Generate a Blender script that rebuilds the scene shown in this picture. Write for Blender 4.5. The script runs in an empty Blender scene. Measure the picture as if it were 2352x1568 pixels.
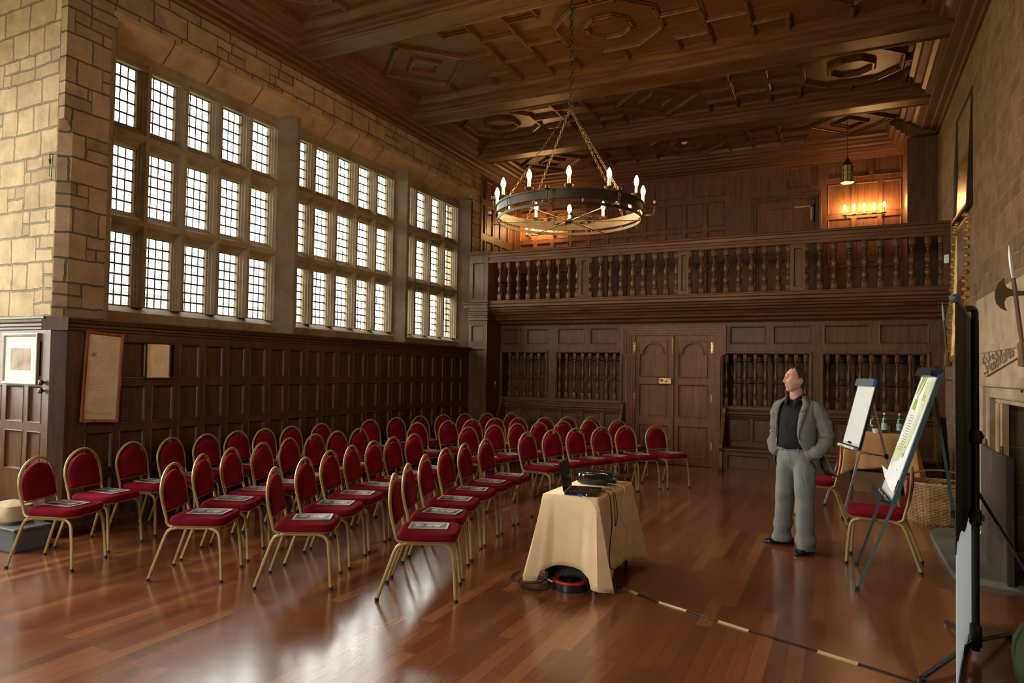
import bpy, math, random
from mathutils import Vector, Matrix
random.seed(7)
PI = math.pi
sc = bpy.context.scene
COL = sc.collection
rad = math.radians

# ------------------------------------------------------------------ mesh builder
class MB:
    def __init__(s): s.v = []; s.f = []; s.sm = []; s.mi = []; s.cm = 0
    def add(s, vs, fs, smooth=False):
        n = len(s.v); s.v += [tuple(v) for v in vs]
        for f in fs:
            s.f.append(tuple(i + n for i in f)); s.sm.append(smooth); s.mi.append(s.cm)
        return s
    def box(s, x0, x1, y0, y1, z0, z1, b=0.0):
        if b > 0: return s.cbox(x0, x1, y0, y1, z0, z1, b)
        v = [(x0,y0,z0),(x1,y0,z0),(x1,y1,z0),(x0,y1,z0),(x0,y0,z1),(x1,y0,z1),(x1,y1,z1),(x0,y1,z1)]
        return s.add(v, [(0,3,2,1),(4,5,6,7),(0,1,5,4),(1,2,6,5),(2,3,7,6),(3,0,4,7)])
    def cbox(s, x0, x1, y0, y1, z0, z1, b):
        # box with chamfered vertical and horizontal edges
        b = min(b, (x1-x0)*.45, (y1-y0)*.45, (z1-z0)*.45)
        def ring(i, z):
            return [(x0+b+i,y0+i,z),(x1-b-i,y0+i,z),(x1-i,y0+b+i,z),(x1-i,y1-b-i,z),(x1-b-i,y1-i,z),(x0+b+i,y1-i,z),(x0+i,y1-b-i,z),(x0+i,y0+b+i,z)]
        v = ring(b*.6, z0) + ring(0, z0+b) + ring(0, z1-b) + ring(b*.6, z1)
        fs = [tuple(reversed(range(8))), tuple(range(24,32))]
        for k in range(3):
            for i in range(8):
                j = (i+1) % 8; fs.append((k*8+i, k*8+j, k*8+8+j, k*8+8+i))
        return s.add(v, fs)
    def rings(s, R, closed=True, cap0=True, cap1=True, smooth=True, loop=False):
        n = len(R[0]); base = []
        vs = [p for r in R for p in r]; fs = []
        m = n if closed else n-1
        K = len(R)
        for k in range(K if loop else K-1):
            k2 = (k+1) % K
            for i in range(m):
                j = (i+1) % n
                fs.append((k*n+i, k*n+j, k2*n+j, k2*n+i))
        s.add(vs, fs, smooth)
        if not loop and closed:
            if cap0: s.add(R[0], [tuple(reversed(range(n)))])
            if cap1: s.add(R[-1], [tuple(range(n))])
        return s
    def lathe(s, prof, c=(0,0,0), n=16, axis='z', smooth=True, cap=True):
        R = []
        for r, z in prof:
            ring = []
            for i in range(n):
                a = 2*PI*i/n; x, y = r*math.cos(a), r*math.sin(a)
                if axis == 'z': p = (c[0]+x, c[1]+y, c[2]+z)
                elif axis == 'x': p = (c[0]+z, c[1]+x, c[2]+y)
                else: p = (c[0]+y, c[1]+z, c[2]+x)
                ring.append(p)
            R.append(ring)
        return s.rings(R, cap0=cap, cap1=cap, smooth=smooth)
    def tube(s, pts, r, n=8, cap=True, smooth=True, up=None, rx=None, loop=False):
        # r: radius or list; rx: optional second radius (flat bars)
        P = [Vector(p) for p in pts]; K = len(P); R = []
        prev = None
        for i, p in enumerate(P):
            if loop: t = P[(i+1) % K] - P[i-1]
            else: t = (P[min(i+1, K-1)] - P[max(i-1, 0)])
            t.normalize()
            if prev is None:
                u = Vector(up) if up else (Vector((0,0,1)) if abs(t.z) < .9 else Vector((1,0,0)))
            else: u = prev
            a = (u - t*u.dot(t))
            if a.length < 1e-6: a = t.orthogonal()
            a.normalize(); b = t.cross(a); prev = a
            ri = r[i] if isinstance(r, (list, tuple)) else r
            rb = ri if rx is None else (rx[i] if isinstance(rx, (list, tuple)) else rx)
            off = PI/n if n == 4 else 0
            R.append([tuple(p + a*(ri*math.cos(2*PI*k/n+off)) + b*(rb*math.sin(2*PI*k/n+off))) for k in range(n)])
        return s.rings(R, cap0=cap, cap1=cap, smooth=smooth, loop=loop)
    def bar(s, a, b, w, h, up=(0,0,1)):
        a = Vector(a); b = Vector(b); t = (b-a).normalized(); u = Vector(up)
        u = (u - t*u.dot(t)); u = u.normalized() if u.length > 1e-6 else t.orthogonal().normalized()
        q = t.cross(u)
        v = []
        for p in (a, b):
            for sx, sy in ((-1,-1),(1,-1),(1,1),(-1,1)): v.append(tuple(p + q*(sx*w/2) + u*(sy*h/2)))
        return s.add(v, [(0,3,2,1),(4,5,6,7),(0,1,5,4),(1,2,6,5),(2,3,7,6),(3,0,4,7)])
    def prism(s, poly, p0, p1, plane='xz'):
        # poly: 2-D outline extruded between p0 and p1 along the remaining axis
        def m(a, b, c):
            return {'xz': (a, c, b), 'yz': (c, a, b), 'xy': (a, b, c)}[plane]
        n = len(poly)
        v = [m(a, b, p0) for a, b in poly] + [m(a, b, p1) for a, b in poly]
        fs = [tuple(range(n)), tuple(reversed(range(n, 2*n)))]
        for i in range(n): fs.append((i, i+n, (i+1) % n+n, (i+1) % n))
        return s.add(v, fs)
    def xf(s, M, start=0):
        for i in range(start, len(s.v)): s.v[i] = tuple(M @ Vector(s.v[i]))
        return s
    def mesh(s, name, mats):
        me = bpy.data.meshes.new(name); me.from_pydata(s.v, [], s.f)
        if not isinstance(mats, (list, tuple)): mats = [mats]
        for m in mats: me.materials.append(m)
        me.polygons.foreach_set('use_smooth', s.sm)
        if len(mats) > 1: me.polygons.foreach_set('material_index', s.mi)
        me.update()
        import bmesh
        bm = bmesh.new(); bm.from_mesh(me); bmesh.ops.recalc_face_normals(bm, faces=bm.faces); bm.to_mesh(me); bm.free()
        if any(s.sm): me.set_sharp_from_angle(angle=rad(40))
        return me
    def build(s, name, mats, parent=None, **kw):
        o = bpy.data.objects.new(name, s.mesh(name, mats)); COL.objects.link(o)
        if parent: o.parent = parent
        if kw: tag(o, **kw)
        return o

def tag(o, label=None, category=None, group=None, kind=None):
    for k, v in (('label', label), ('category', category), ('group', group), ('kind', kind)):
        if v: o[k] = v
    return o
def thing(name, label, category, loc=(0,0,0), rz=0, group=None):
    o = bpy.data.objects.new(name, None); COL.objects.link(o)
    o.location = loc; o.rotation_euler = (0, 0, rz); o.empty_display_size = .1
    return tag(o, label, category, group)
def kids(o): return [c for c in bpy.data.objects if c.parent == o]
def copy_tree(o, parent=None, ch=None):
    c = o.copy(); COL.objects.link(c); c.parent = parent
    for k in kids(o): copy_tree(k, c)
    return c
def struct(o): o['kind'] = 'structure'; return o

# ------------------------------------------------------------------ materials
def new_mat(name):
    m = bpy.data.materials.new(name); m.use_nodes = True
    nt = m.node_tree; nt.nodes.clear()
    out = nt.nodes.new('ShaderNodeOutputMaterial'); p = nt.nodes.new('ShaderNodeBsdfPrincipled')
    nt.links.new(p.outputs[0], out.inputs[0])
    return m, nt, p, out
def N(nt, t, **kw):
    n = nt.nodes.new(t)
    for k, v in kw.items():
        if k in n.inputs: n.inputs[k].default_value = v
        else: setattr(n, k, v)
    return n
def ramp(nt, fac, stops):
    r = nt.nodes.new('ShaderNodeValToRGB'); e = r.color_ramp.elements
    while len(e) < len(stops): e.new(.5)
    for i, (p, c) in enumerate(stops): e[i].position = p; e[i].color = (*c, 1)
    nt.links.new(fac, r.inputs[0]); return r.outputs[0]
def plain(name, col, rough=.5, metal=0, bump=0, bscale=200, sheen=0, coat=0, emit=None, es=0, var=0, spec=None):
    m, nt, p, out = new_mat(name)
    p.inputs['Base Color'].default_value = (*col, 1); p.inputs['Roughness'].default_value = rough; p.inputs['Metallic'].default_value = metal
    if spec is not None: p.inputs['Specular IOR Level'].default_value = spec
    if sheen:
        p.inputs['Sheen Weight'].default_value = sheen; p.inputs['Sheen Roughness'].default_value = .4
        p.inputs['Sheen Tint'].default_value = (min(1, col[0]*2.5), col[1]*2, col[2]*2, 1)
    if coat: p.inputs['Coat Weight'].default_value = coat; p.inputs['Coat Roughness'].default_value = .15
    if emit: p.inputs['Emission Color'].default_value = (*emit, 1); p.inputs['Emission Strength'].default_value = es
    tc = N(nt, 'ShaderNodeTexCoord'); no = N(nt, 'ShaderNodeTexNoise', Scale=bscale if bump else 6, Detail=4)
    nt.links.new(tc.outputs['Object'], no.inputs['Vector'])
    if bump:
        b = N(nt, 'ShaderNodeBump', Strength=bump, Distance=.002); nt.links.new(no.outputs[0], b.inputs['Height']); nt.links.new(b.outputs[0], p.inputs['Normal'])
    v = var or .12
    n2 = N(nt, 'ShaderNodeTexNoise', Scale=7, Detail=5); nt.links.new(tc.outputs['Object'], n2.inputs['Vector'])
    c = ramp(nt, n2.outputs[0], [(.3, tuple(x*(1-v) for x in col)), (.7, tuple(min(1, x*(1+v)) for x in col))])
    nt.links.new(c, p.inputs['Base Color'])
    return m
def cloth_folds(m, scale=(9,9,5), st=.55):
    nt = m.node_tree; p = [n for n in nt.nodes if n.type == 'BSDF_PRINCIPLED'][0]
    tc = N(nt, 'ShaderNodeTexCoord'); mp = N(nt, 'ShaderNodeMapping'); mp.inputs['Scale'].default_value = scale; nt.links.new(tc.outputs['Object'], mp.inputs[0])
    n = N(nt, 'ShaderNodeTexNoise', Scale=1.0, Detail=3, Distortion=1.2); nt.links.new(mp.outputs[0], n.inputs['Vector'])
    b = N(nt, 'ShaderNodeBump', Strength=st, Distance=.03); nt.links.new(n.outputs[0], b.inputs['Height'])
    old = p.inputs['Normal'].links
    if old: nt.links.new(old[0].from_socket, b.inputs['Normal'])
    nt.links.new(b.outputs[0], p.inputs['Normal'])
def wood(name, col, scale=(14,14,1.5), rough=.46, contrast=.5, coat=.03, bump=.15, spec=.28):
    m, nt, p, out = new_mat(name)
    tc = N(nt, 'ShaderNodeTexCoord'); mp = N(nt, 'ShaderNodeMapping'); mp.inputs['Scale'].default_value = scale
    nt.links.new(tc.outputs['Object'], mp.inputs[0])
    n1 = N(nt, 'ShaderNodeTexNoise', Scale=1.6, Detail=8, Roughness=.62, Distortion=.6); nt.links.new(mp.outputs[0], n1.inputs['Vector'])
    n2 = N(nt, 'ShaderNodeTexNoise', Scale=.7, Detail=3); nt.links.new(tc.outputs['Object'], n2.inputs['Vector'])
    k = contrast
    c = ramp(nt, n1.outputs[0], [(.28, tuple(x*(1-k) for x in col)), (.5, col), (.72, tuple(min(1, x*(1+k)) for x in col))])
    mx = N(nt, 'ShaderNodeMix', data_type='RGBA', blend_type='MULTIPLY'); mx.inputs[0].default_value = .6
    nt.links.new(c, mx.inputs[6])
    g = ramp(nt, n2.outputs[0], [(.3, (.62,.55,.5)), (.7, (1.15,1.1,1.05))]); nt.links.new(g, mx.inputs[7])
    nt.links.new(mx.outputs[2], p.inputs['Base Color'])
    rr = N(nt, 'ShaderNodeMapRange'); rr.inputs[3].default_value = rough-.08; rr.inputs[4].default_value = rough+.14
    nt.links.new(n1.outputs[0], rr.inputs[0]); nt.links.new(rr.outputs[0], p.inputs['Roughness'])
    b = N(nt, 'ShaderNodeBump', Strength=bump, Distance=.004); nt.links.new(n1.outputs[0], b.inputs['Height']); nt.links.new(b.outputs[0], p.inputs['Normal'])
    p.inputs['Coat Weight'].default_value = coat; p.inputs['Coat Roughness'].default_value = .25; p.inputs['Specular IOR Level'].default_value = spec
    return m
def stone(name, c1, c2, mortar, plane='yz', bw=.55, rh=.26, msize=.018, wob=.09, rough=.9, msmooth=.3):
    m, nt, p, out = new_mat(name)
    tc = N(nt, 'ShaderNodeTexCoord'); se = N(nt, 'ShaderNodeSeparateXYZ'); nt.links.new(tc.outputs['Object'], se.inputs[0])
    cb = N(nt, 'ShaderNodeCombineXYZ')
    nt.links.new(se.outputs[{'x':0,'y':1}[plane[0]]], cb.inputs[0]); nt.links.new(se.outputs[2], cb.inputs[1])
    nz = N(nt, 'ShaderNodeTexNoise', Scale=1.7, Detail=2); nt.links.new(cb.outputs[0], nz.inputs['Vector'])
    vs = N(nt, 'ShaderNodeVectorMath', operation='SUBTRACT'); nt.links.new(nz.outputs[1], vs.inputs[0]); vs.inputs[1].default_value = (.5,.5,.5)
    sca = N(nt, 'ShaderNodeVectorMath', operation='SCALE'); nt.links.new(vs.outputs[0], sca.inputs[0]); sca.inputs[3].default_value = wob
    ad = N(nt, 'ShaderNodeVectorMath', operation='ADD'); nt.links.new(cb.outputs[0], ad.inputs[0]); nt.links.new(sca.outputs[0], ad.inputs[1])
    nz2 = N(nt, 'ShaderNodeTexNoise', Scale=11, Detail=2); nt.links.new(cb.outputs[0], nz2.inputs['Vector'])
    vs2 = N(nt, 'ShaderNodeVectorMath', operation='SUBTRACT'); nt.links.new(nz2.outputs[1], vs2.inputs[0]); vs2.inputs[1].default_value = (.5,.5,.5)
    sc2 = N(nt, 'ShaderNodeVectorMath', operation='SCALE'); nt.links.new(vs2.outputs[0], sc2.inputs[0]); sc2.inputs[3].default_value = wob*.5
    ad2 = N(nt, 'ShaderNodeVectorMath', operation='ADD'); nt.links.new(ad.outputs[0], ad2.inputs[0]); nt.links.new(sc2.outputs[0], ad2.inputs[1])
    br = N(nt, 'ShaderNodeTexBrick', Scale=1); br.offset = .43; br.squash = .62; br.squash_frequency = 3; br.offset_frequency = 2
    br.inputs['Color1'].default_value = (*c1,1); br.inputs['Color2'].default_value = (*c2,1); br.inputs['Mortar'].default_value = (*mortar,1)
    br.inputs['Mortar Size'].default_value = msize; br.inputs['Mortar Smooth'].default_value = msmooth; br.inputs['Brick Width'].default_value = bw; br.inputs['Row Height'].default_value = rh
    nt.links.new(ad2.outputs[0], br.inputs['Vector'])
    b2 = N(nt, 'ShaderNodeTexBrick', Scale=1); b2.offset = .31; b2.squash = 1.5; b2.squash_frequency = 2; b2.offset_frequency = 3
    for k in ('Color1','Color2','Mortar'): b2.inputs[k].default_value = br.inputs[k].default_value
    b2.inputs['Mortar Size'].default_value = msize; b2.inputs['Mortar Smooth'].default_value = msmooth; b2.inputs['Brick Width'].default_value = bw*.62; b2.inputs['Row Height'].default_value = rh*.5
    nt.links.new(ad2.outputs[0], b2.inputs['Vector'])
    # mask follows whole stones of a coarse course so that joints meet
    b3 = N(nt, 'ShaderNodeTexBrick', Scale=1); b3.offset = .43; b3.squash = .62; b3.squash_frequency = 3; b3.offset_frequency = 2
    b3.inputs['Color1'].default_value = (0,0,0,1); b3.inputs['Color2'].default_value = (1,1,1,1); b3.inputs['Mortar'].default_value = (0,0,0,1); b3.inputs['Mortar Size'].default_value = 0; b3.inputs['Brick Width'].default_value = bw; b3.inputs['Row Height'].default_value = rh
    nt.links.new(ad2.outputs[0], b3.inputs['Vector'])
    mk = N(nt, 'ShaderNodeMath', operation='GREATER_THAN'); nt.links.new(b3.outputs[0], mk.inputs[0]); mk.inputs[1].default_value = .62
    mc = N(nt, 'ShaderNodeMix', data_type='RGBA'); nt.links.new(mk.outputs[0], mc.inputs[0]); nt.links.new(br.outputs[0], mc.inputs[6]); nt.links.new(b2.outputs[0], mc.inputs[7])
    mf = N(nt, 'ShaderNodeMix', data_type='FLOAT'); nt.links.new(mk.outputs[0], mf.inputs[0]); nt.links.new(br.outputs[1], mf.inputs[2]); nt.links.new(b2.outputs[1], mf.inputs[3])
    n1 = N(nt, 'ShaderNodeTexNoise', Scale=5, Detail=9, Roughness=.65); nt.links.new(tc.outputs['Object'], n1.inputs['Vector'])
    g = ramp(nt, n1.outputs[0], [(.25,(.5,.48,.46)), (.55,(.95,.95,.95)), (.8,(1.25,1.2,1.12))])
    mx = N(nt, 'ShaderNodeMix', data_type='RGBA', blend_type='MULTIPLY'); mx.inputs[0].default_value = .85
    nt.links.new(mc.outputs[2], mx.inputs[6]); nt.links.new(g, mx.inputs[7]); nt.links.new(mx.outputs[2], p.inputs['Base Color'])
    p.inputs['Roughness'].default_value = rough; p.inputs['Specular IOR Level'].default_value = .25
    n3 = N(nt, 'ShaderNodeTexNoise', Scale=28, Detail=6, Roughness=.7); nt.links.new(tc.outputs['Object'], n3.inputs['Vector'])
    iv = N(nt, 'ShaderNodeMath', operation='MULTIPLY_ADD'); nt.links.new(mf.outputs[0], iv.inputs[0]); iv.inputs[1].default_value = -1.0; iv.inputs[2].default_value = 1.0
    a3 = N(nt, 'ShaderNodeMath', operation='MULTIPLY_ADD'); nt.links.new(n3.outputs[0], a3.inputs[0]); a3.inputs[1].default_value = .5; nt.links.new(iv.outputs[0], a3.inputs[2])
    a4 = N(nt, 'ShaderNodeMath', operation='MULTIPLY_ADD'); nt.links.new(n1.outputs[0], a4.inputs[0]); a4.inputs[1].default_value = .8; nt.links.new(a3.outputs[0], a4.inputs[2])
    b = N(nt, 'ShaderNodeBump', Strength=.9, Distance=.02); nt.links.new(a4.outputs[0], b.inputs['Height']); nt.links.new(b.outputs[0], p.inputs['Normal'])
    return m
def smooth_stone(name, col, var=.3, scale=3):
    m, nt, p, out = new_mat(name)
    tc = N(nt, 'ShaderNodeTexCoord')
    n1 = N(nt, 'ShaderNodeTexNoise', Scale=scale, Detail=9, Roughness=.65); nt.links.new(tc.outputs['Object'], n1.inputs['Vector'])
    c = ramp(nt, n1.outputs[0], [(.25, tuple(x*(1-var*1.4) for x in col)), (.5, col), (.78, tuple(min(1,x*(1+var)) for x in col))])
    nt.links.new(c, p.inputs['Base Color']); p.inputs['Roughness'].default_value = .88; p.inputs['Specular IOR Level'].default_value = .25
    n3 = N(nt, 'ShaderNodeTexNoise', Scale=40, Detail=5, Roughness=.7); nt.links.new(tc.outputs['Object'], n3.inputs['Vector'])
    b = N(nt, 'ShaderNodeBump', Strength=.35, Distance=.008); nt.links.new(n3.outputs[0], b.inputs['Height']); nt.links.new(b.outputs[0], p.inputs['Normal'])
    return m

M = {}
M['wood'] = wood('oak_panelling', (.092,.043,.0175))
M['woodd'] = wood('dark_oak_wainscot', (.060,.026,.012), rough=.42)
M['woodx'] = wood('oak_rail', (.115,.048,.020), scale=(1.5,14,14))
M['woody'] = wood('oak_rail_long', (.100,.042,.018), scale=(14,1.5,14))
M['woodc'] = wood('oak_ceiling', (.100,.044,.018), scale=(1.2,12,12), rough=.42)
M['woodr'] = wood('oak_ceiling_moulding', (.092,.040,.016), scale=(6,6,6), rough=.38)
M['door'] = wood('oak_door', (.14,.056,.022), scale=(12,12,1.2))
M['stoneL'] = stone('rubble_stone_window_wall', (.34,.235,.14), (.21,.145,.088), (.10,.070,.045), 'yz', .44, .25, .010, .05)
M['stoneB'] = stone('rubble_stone_return_wall', (.40,.30,.175), (.29,.21,.12), (.19,.14,.085), 'xz', .44, .27, .013, .06)
M['stoneR'] = stone('rubble_stone_fireplace_wall', (.24,.15,.088), (.165,.105,.062), (.30,.21,.13), 'yz', .56, .34, .010, .06)
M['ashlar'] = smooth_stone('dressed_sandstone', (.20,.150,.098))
M['pier'] = smooth_stone('shaded_pier_sandstone', (.155,.115,.076))  # shade on the window piers put into the stone colour, darker than ashlar
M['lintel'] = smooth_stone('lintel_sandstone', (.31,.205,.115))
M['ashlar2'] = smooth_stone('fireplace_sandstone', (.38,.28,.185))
M['hearth'] = smooth_stone('hearth_flagstone', (.16,.15,.13))

def floor_mat():
    m, nt, p, out = new_mat('varnished_hardwood_strip_floor')
    tc = N(nt, 'ShaderNodeTexCoord'); se = N(nt, 'ShaderNodeSeparateXYZ'); nt.links.new(tc.outputs['Object'], se.inputs[0])
    cb = N(nt, 'ShaderNodeCombineXYZ'); nt.links.new(se.outputs[1], cb.inputs[0]); nt.links.new(se.outputs[0], cb.inputs[1])
    def brick(off):
        br = N(nt, 'ShaderNodeTexBrick', Scale=1); br.offset = off; br.offset_frequency = 3; br.squash = 1
        br.inputs['Color1'].default_value = (0,0,0,1); br.inputs['Color2'].default_value = (1,1,1,1); br.inputs['Mortar'].default_value = (.3,.3,.3,1)
        br.inputs['Mortar Size'].default_value = .0009; br.inputs['Brick Width'].default_value = 1.35; br.inputs['Row Height'].default_value = .098
        nt.links.new(cb.outputs[0], br.inputs['Vector']); return br
    br = brick(.37)
    c = ramp(nt, br.outputs[0], [(0,(.128,.039,.017)), (.35,(.166,.052,.021)), (.8,(.200,.066,.026)), (1,(.28,.106,.040))])
    mp = N(nt, 'ShaderNodeMapping'); mp.inputs['Scale'].default_value = (26,1.6,1); nt.links.new(tc.outputs['Object'], mp.inputs[0])
    n1 = N(nt, 'ShaderNodeTexNoise', Scale=2, Detail=8, Roughness=.65, Distortion=.4); nt.links.new(mp.outputs[0], n1.inputs['Vector'])
    g = ramp(nt, n1.outputs[0], [(.3,(.66,.62,.60)), (.6,(1.08,1.05,1.02))])
    mx = N(nt, 'ShaderNodeMix', data_type='RGBA', blend_type='MULTIPLY'); mx.inputs[0].default_value = .55
    nt.links.new(c, mx.inputs[6]); nt.links.new(g, mx.inputs[7])
    mg = N(nt, 'ShaderNodeMix', data_type='RGBA'); nt.links.new(br.outputs[1], mg.inputs[0]); nt.links.new(mx.outputs[2], mg.inputs[6]); mg.inputs[7].default_value = (.03,.012,.006,1)
    nt.links.new(mg.outputs[2], p.inputs['Base Color'])
    n2 = N(nt, 'ShaderNodeTexNoise', Scale=1.6, Detail=6, Roughness=.6); nt.links.new(tc.outputs['Object'], n2.inputs['Vector'])
    rr = N(nt, 'ShaderNodeMapRange'); rr.inputs[1].default_value = .3; rr.inputs[2].default_value = .7; rr.inputs[3].default_value = .16; rr.inputs[4].default_value = .27
    nt.links.new(n2.outputs[0], rr.inputs[0]); nt.links.new(rr.outputs[0], p.inputs['Roughness'])
    n3 = N(nt, 'ShaderNodeTexNoise', Scale=9, Detail=3); mp3 = N(nt, 'ShaderNodeMapping'); mp3.inputs['Scale'].default_value = (2,.5,1)
    nt.links.new(tc.outputs['Object'], mp3.inputs[0]); nt.links.new(mp3.outputs[0], n3.inputs['Vector'])
    ma = N(nt, 'ShaderNodeMath', operation='MULTIPLY_ADD'); nt.links.new(br.outputs[1], ma.inputs[0]); ma.inputs[1].default_value = -1.0
    m3 = N(nt, 'ShaderNodeMath', operation='MULTIPLY'); nt.links.new(n3.outputs[0], m3.inputs[0]); m3.inputs[1].default_value = .35; nt.links.new(m3.outputs[0], ma.inputs[2])
    b = N(nt, 'ShaderNodeBump', Strength=.04, Distance=.0015); nt.links.new(ma.outputs[0], b.inputs['Height']); nt.links.new(b.outputs[0], p.inputs['Normal'])
    p.inputs['Specular IOR Level'].default_value = .5; p.inputs['Coat Weight'].default_value = .45; p.inputs['Coat Roughness'].default_value = .17
    return m
M['floor'] = floor_mat()
def glass_mat(name, tint=(1,1,1), gl=.06):
    m = bpy.data.materials.new(name); m.use_nodes = True; nt = m.node_tree; nt.nodes.clear()
    out = N(nt, 'ShaderNodeOutputMaterial'); tr = N(nt, 'ShaderNodeBsdfTransparent'); tr.inputs[0].default_value = (*tint,1)
    g = N(nt, 'ShaderNodeBsdfGlossy'); g.inputs['Roughness'].default_value = .05
    lw = N(nt, 'ShaderNodeLayerWeight', Blend=.5); pw = N(nt, 'ShaderNodeMath', operation='POWER'); nt.links.new(lw.outputs['Facing'], pw.inputs[0]); pw.inputs[1].default_value = 5
    fr = N(nt, 'ShaderNodeMath', operation='MULTIPLY_ADD'); nt.links.new(pw.outputs[0], fr.inputs[0]); fr.inputs[1].default_value = .7; fr.inputs[2].default_value = .04; mx = N(nt, 'ShaderNodeMixShader')
    nt.links.new(fr.outputs[0], mx.inputs[0]); nt.links.new(tr.outputs[0], mx.inputs[1]); nt.links.new(g.outputs[0], mx.inputs[2]); nt.links.new(mx.outputs[0], out.inputs[0])
    return m
M['glass'] = glass_mat('window_glass', (.93,.96,.95))
M['clear'] = glass_mat('clear_glass', (.97,.98,.98))
M['lead'] = plain('lead_came', (.05,.05,.055), .6, .5)
M['velvet'] = plain('red_velvet', (.155,.003,.011), .9, sheen=.25, spec=.12, bump=.3, bscale=300, var=.28)
M['gold'] = plain('gold_painted_steel', (.36,.26,.11), .42, .35, var=.15)
M['worn'] = plain('worn_bare_steel', (.6,.58,.52), .35, .8)
M['rubber'] = plain('black_rubber', (.012,.012,.012), .6)
M['iron'] = plain('blackened_iron', (.065,.046,.030), .5, .6, bump=.2, bscale=60)
M['irong'] = plain('bronzed_iron', (.14,.10,.055), .42, .75)
M['candle'] = plain('candle_sleeve', (.82,.76,.6), .4)
M['bulb'] = plain('lit_bulb', (1,.85,.6), .4, emit=(1,.62,.26), es=310)
M['bulb2'] = plain('lit_sconce_bulb', (1,.85,.6), .4, emit=(1,.55,.2), es=310)
M['brass'] = plain('aged_brass', (.40,.25,.10), .36, .9, var=.3)
M['black'] = plain('black_plastic', (.012,.013,.015), .35)
M['gloss'] = plain('glossy_black_plastic', (.008,.009,.012), .12, coat=.6)
M['fabricblack'] = plain('black_nylon', (.014,.014,.016), .8, bump=.5, bscale=20)
M['cloth'] = plain('cream_tablecloth', (.78,.55,.31), .8, bump=.25, bscale=400, var=.05)
M['cloth2'] = plain('tan_tablecloth', (.50,.27,.11), .8, bump=.25, bscale=400, var=.06)
M['white'] = plain('white_paper', (.78,.79,.80), .6, var=.02)
M['board'] = plain('whiteboard_surface', (.66,.68,.68), .25, var=.02)
M['blacksheet'] = plain('black_screen_fabric', (.022,.018,.015), .85, var=.1)
def trans_mat():
    m, nt, p, out = new_mat('white_translucent_screen_fabric'); p.inputs['Base Color'].default_value = (.74,.78,.80,1); p.inputs['Roughness'].default_value = .7
    t = N(nt, 'ShaderNodeBsdfTranslucent'); t.inputs[0].default_value = (.78,.82,.85,1); mx = N(nt, 'ShaderNodeMixShader'); mx.inputs[0].default_value = .6
    nt.links.new(p.outputs[0], mx.inputs[1]); nt.links.new(t.outputs[0], mx.inputs[2]); nt.links.new(mx.outputs[0], out.inputs[0]); return m
M['whitesheet'] = trans_mat()
M['teal'] = plain('teal_grey_enamel', (.035,.07,.075), .5, .1)
M['steel'] = plain('brushed_steel', (.52,.53,.54), .35, .5)
M['parch'] = plain('parchment', (.72,.58,.40), .75, var=.12)
M['ink'] = plain('faded_ink', (.30,.235,.16), .8, var=.3)
M['frameb'] = wood('brown_picture_frame', (.22,.075,.025))
M['framed'] = wood('dark_picture_frame', (.028,.014,.009))
# ------------------------------------------------------------------ panelling helpers
def grid_wall(mb, P, u0, u1, v0, v1, holes, depth=.022, ch=.014, filled=True, inner=.0):
    """P(u,v,d) -> point (d = depth behind the face). Frame face with recessed panels at `holes`."""
    us = sorted({u0, u1, *[h[0] for h in holes], *[h[1] for h in holes]})
    vs = sorted({v0, v1, *[h[2] for h in holes], *[h[3] for h in holes]})
    for i in range(len(us)-1):
        for j in range(len(vs)-1):
            a, b, c, d = us[i], us[i+1], vs[j], vs[j+1]
            m, n = (a+b)/2, (c+d)/2
            if any(h[0] < m < h[1] and h[2] < n < h[3] for h in holes): continue
            mb.add([P(a,c,0), P(b,c,0), P(b,d,0), P(a,d,0)], [(0,1,2,3)])
    for h in holes:
        a, b, c, d = h[:4]
        def rg(k, dp): return [P(a+k,c+k,dp), P(b-k,c+k,dp), P(b-k,d-k,dp), P(a+k,d-k,dp)]
        R = [rg(0,0), rg(ch*.35, -.006), rg(ch*.8, -.004), rg(ch, depth*.5), rg(ch*1.5, depth)]
        if len(h) > 4 or not filled: R = [rg(0,0), rg(ch*.35,-.006), rg(ch*.8,-.004), rg(ch,depth)]
        v = [p for r in R for p in r]; fs = []
        for k in range(len(R)-1):
            for i in range(4):
                j = (i+1) % 4; fs.append((k*4+i, k*4+j, k*4+4+j, k*4+4+i))
        if filled and len(h) == 4: fs.append(tuple(range(len(v)-4, len(v))))
        mb.add(v, fs)
    return mb
def steps(prof, mb, p0, p1, axis):
    """moulding: closed outline extruded; axis x or y"""
    return mb.prism(prof, p0, p1, 'yz' if axis == 'x' else 'xz')

XL, XR, YF, YB = -6.85, 1.45, 13.10, 15.0
ZC = 6.20
# ---- floor, ceiling
MB().box(-9.2, 2.3, -4.2, 15.4, -.12, 0).build('floor', M['floor'], kind='structure')
ceil = MB().box(-9.4, 2.4, -4.4, 15.6, ZC, ZC+.15).build('ceiling', M['woodc'], kind='structure')
BEAMS = [(-3.78, -3.36), (-1.09, -.67), (1.60, 2.02), (4.30, 4.72), (7.00, 7.40), (9.80, 10.25), (12.27, 12.68)]
def beam_profile(a, b, zt=ZC+.01):
    z = 5.95
    return [(a-.20,zt),(a-.20,zt-.05),(a-.15,zt-.07),(a-.11,zt-.10),(a-.06,zt-.11),(a-.06,zt-.15),(a-.02,zt-.17),(a-.02,z+.05),(a,z+.03),(a,z+.008),(a+.03,z),(a+.05,z+.006),(a+.075,z+.014),
            (b-.075,z+.014),(b-.05,z+.006),(b-.03,z),(b,z+.008),(b,z+.03),(b+.02,z+.05),(b+.02,zt-.17),(b+.06,zt-.15),(b+.06,zt-.11),(b+.11,zt-.10),(b+.15,zt-.07),(b+.20,zt-.05),(b+.20,zt)]
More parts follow.
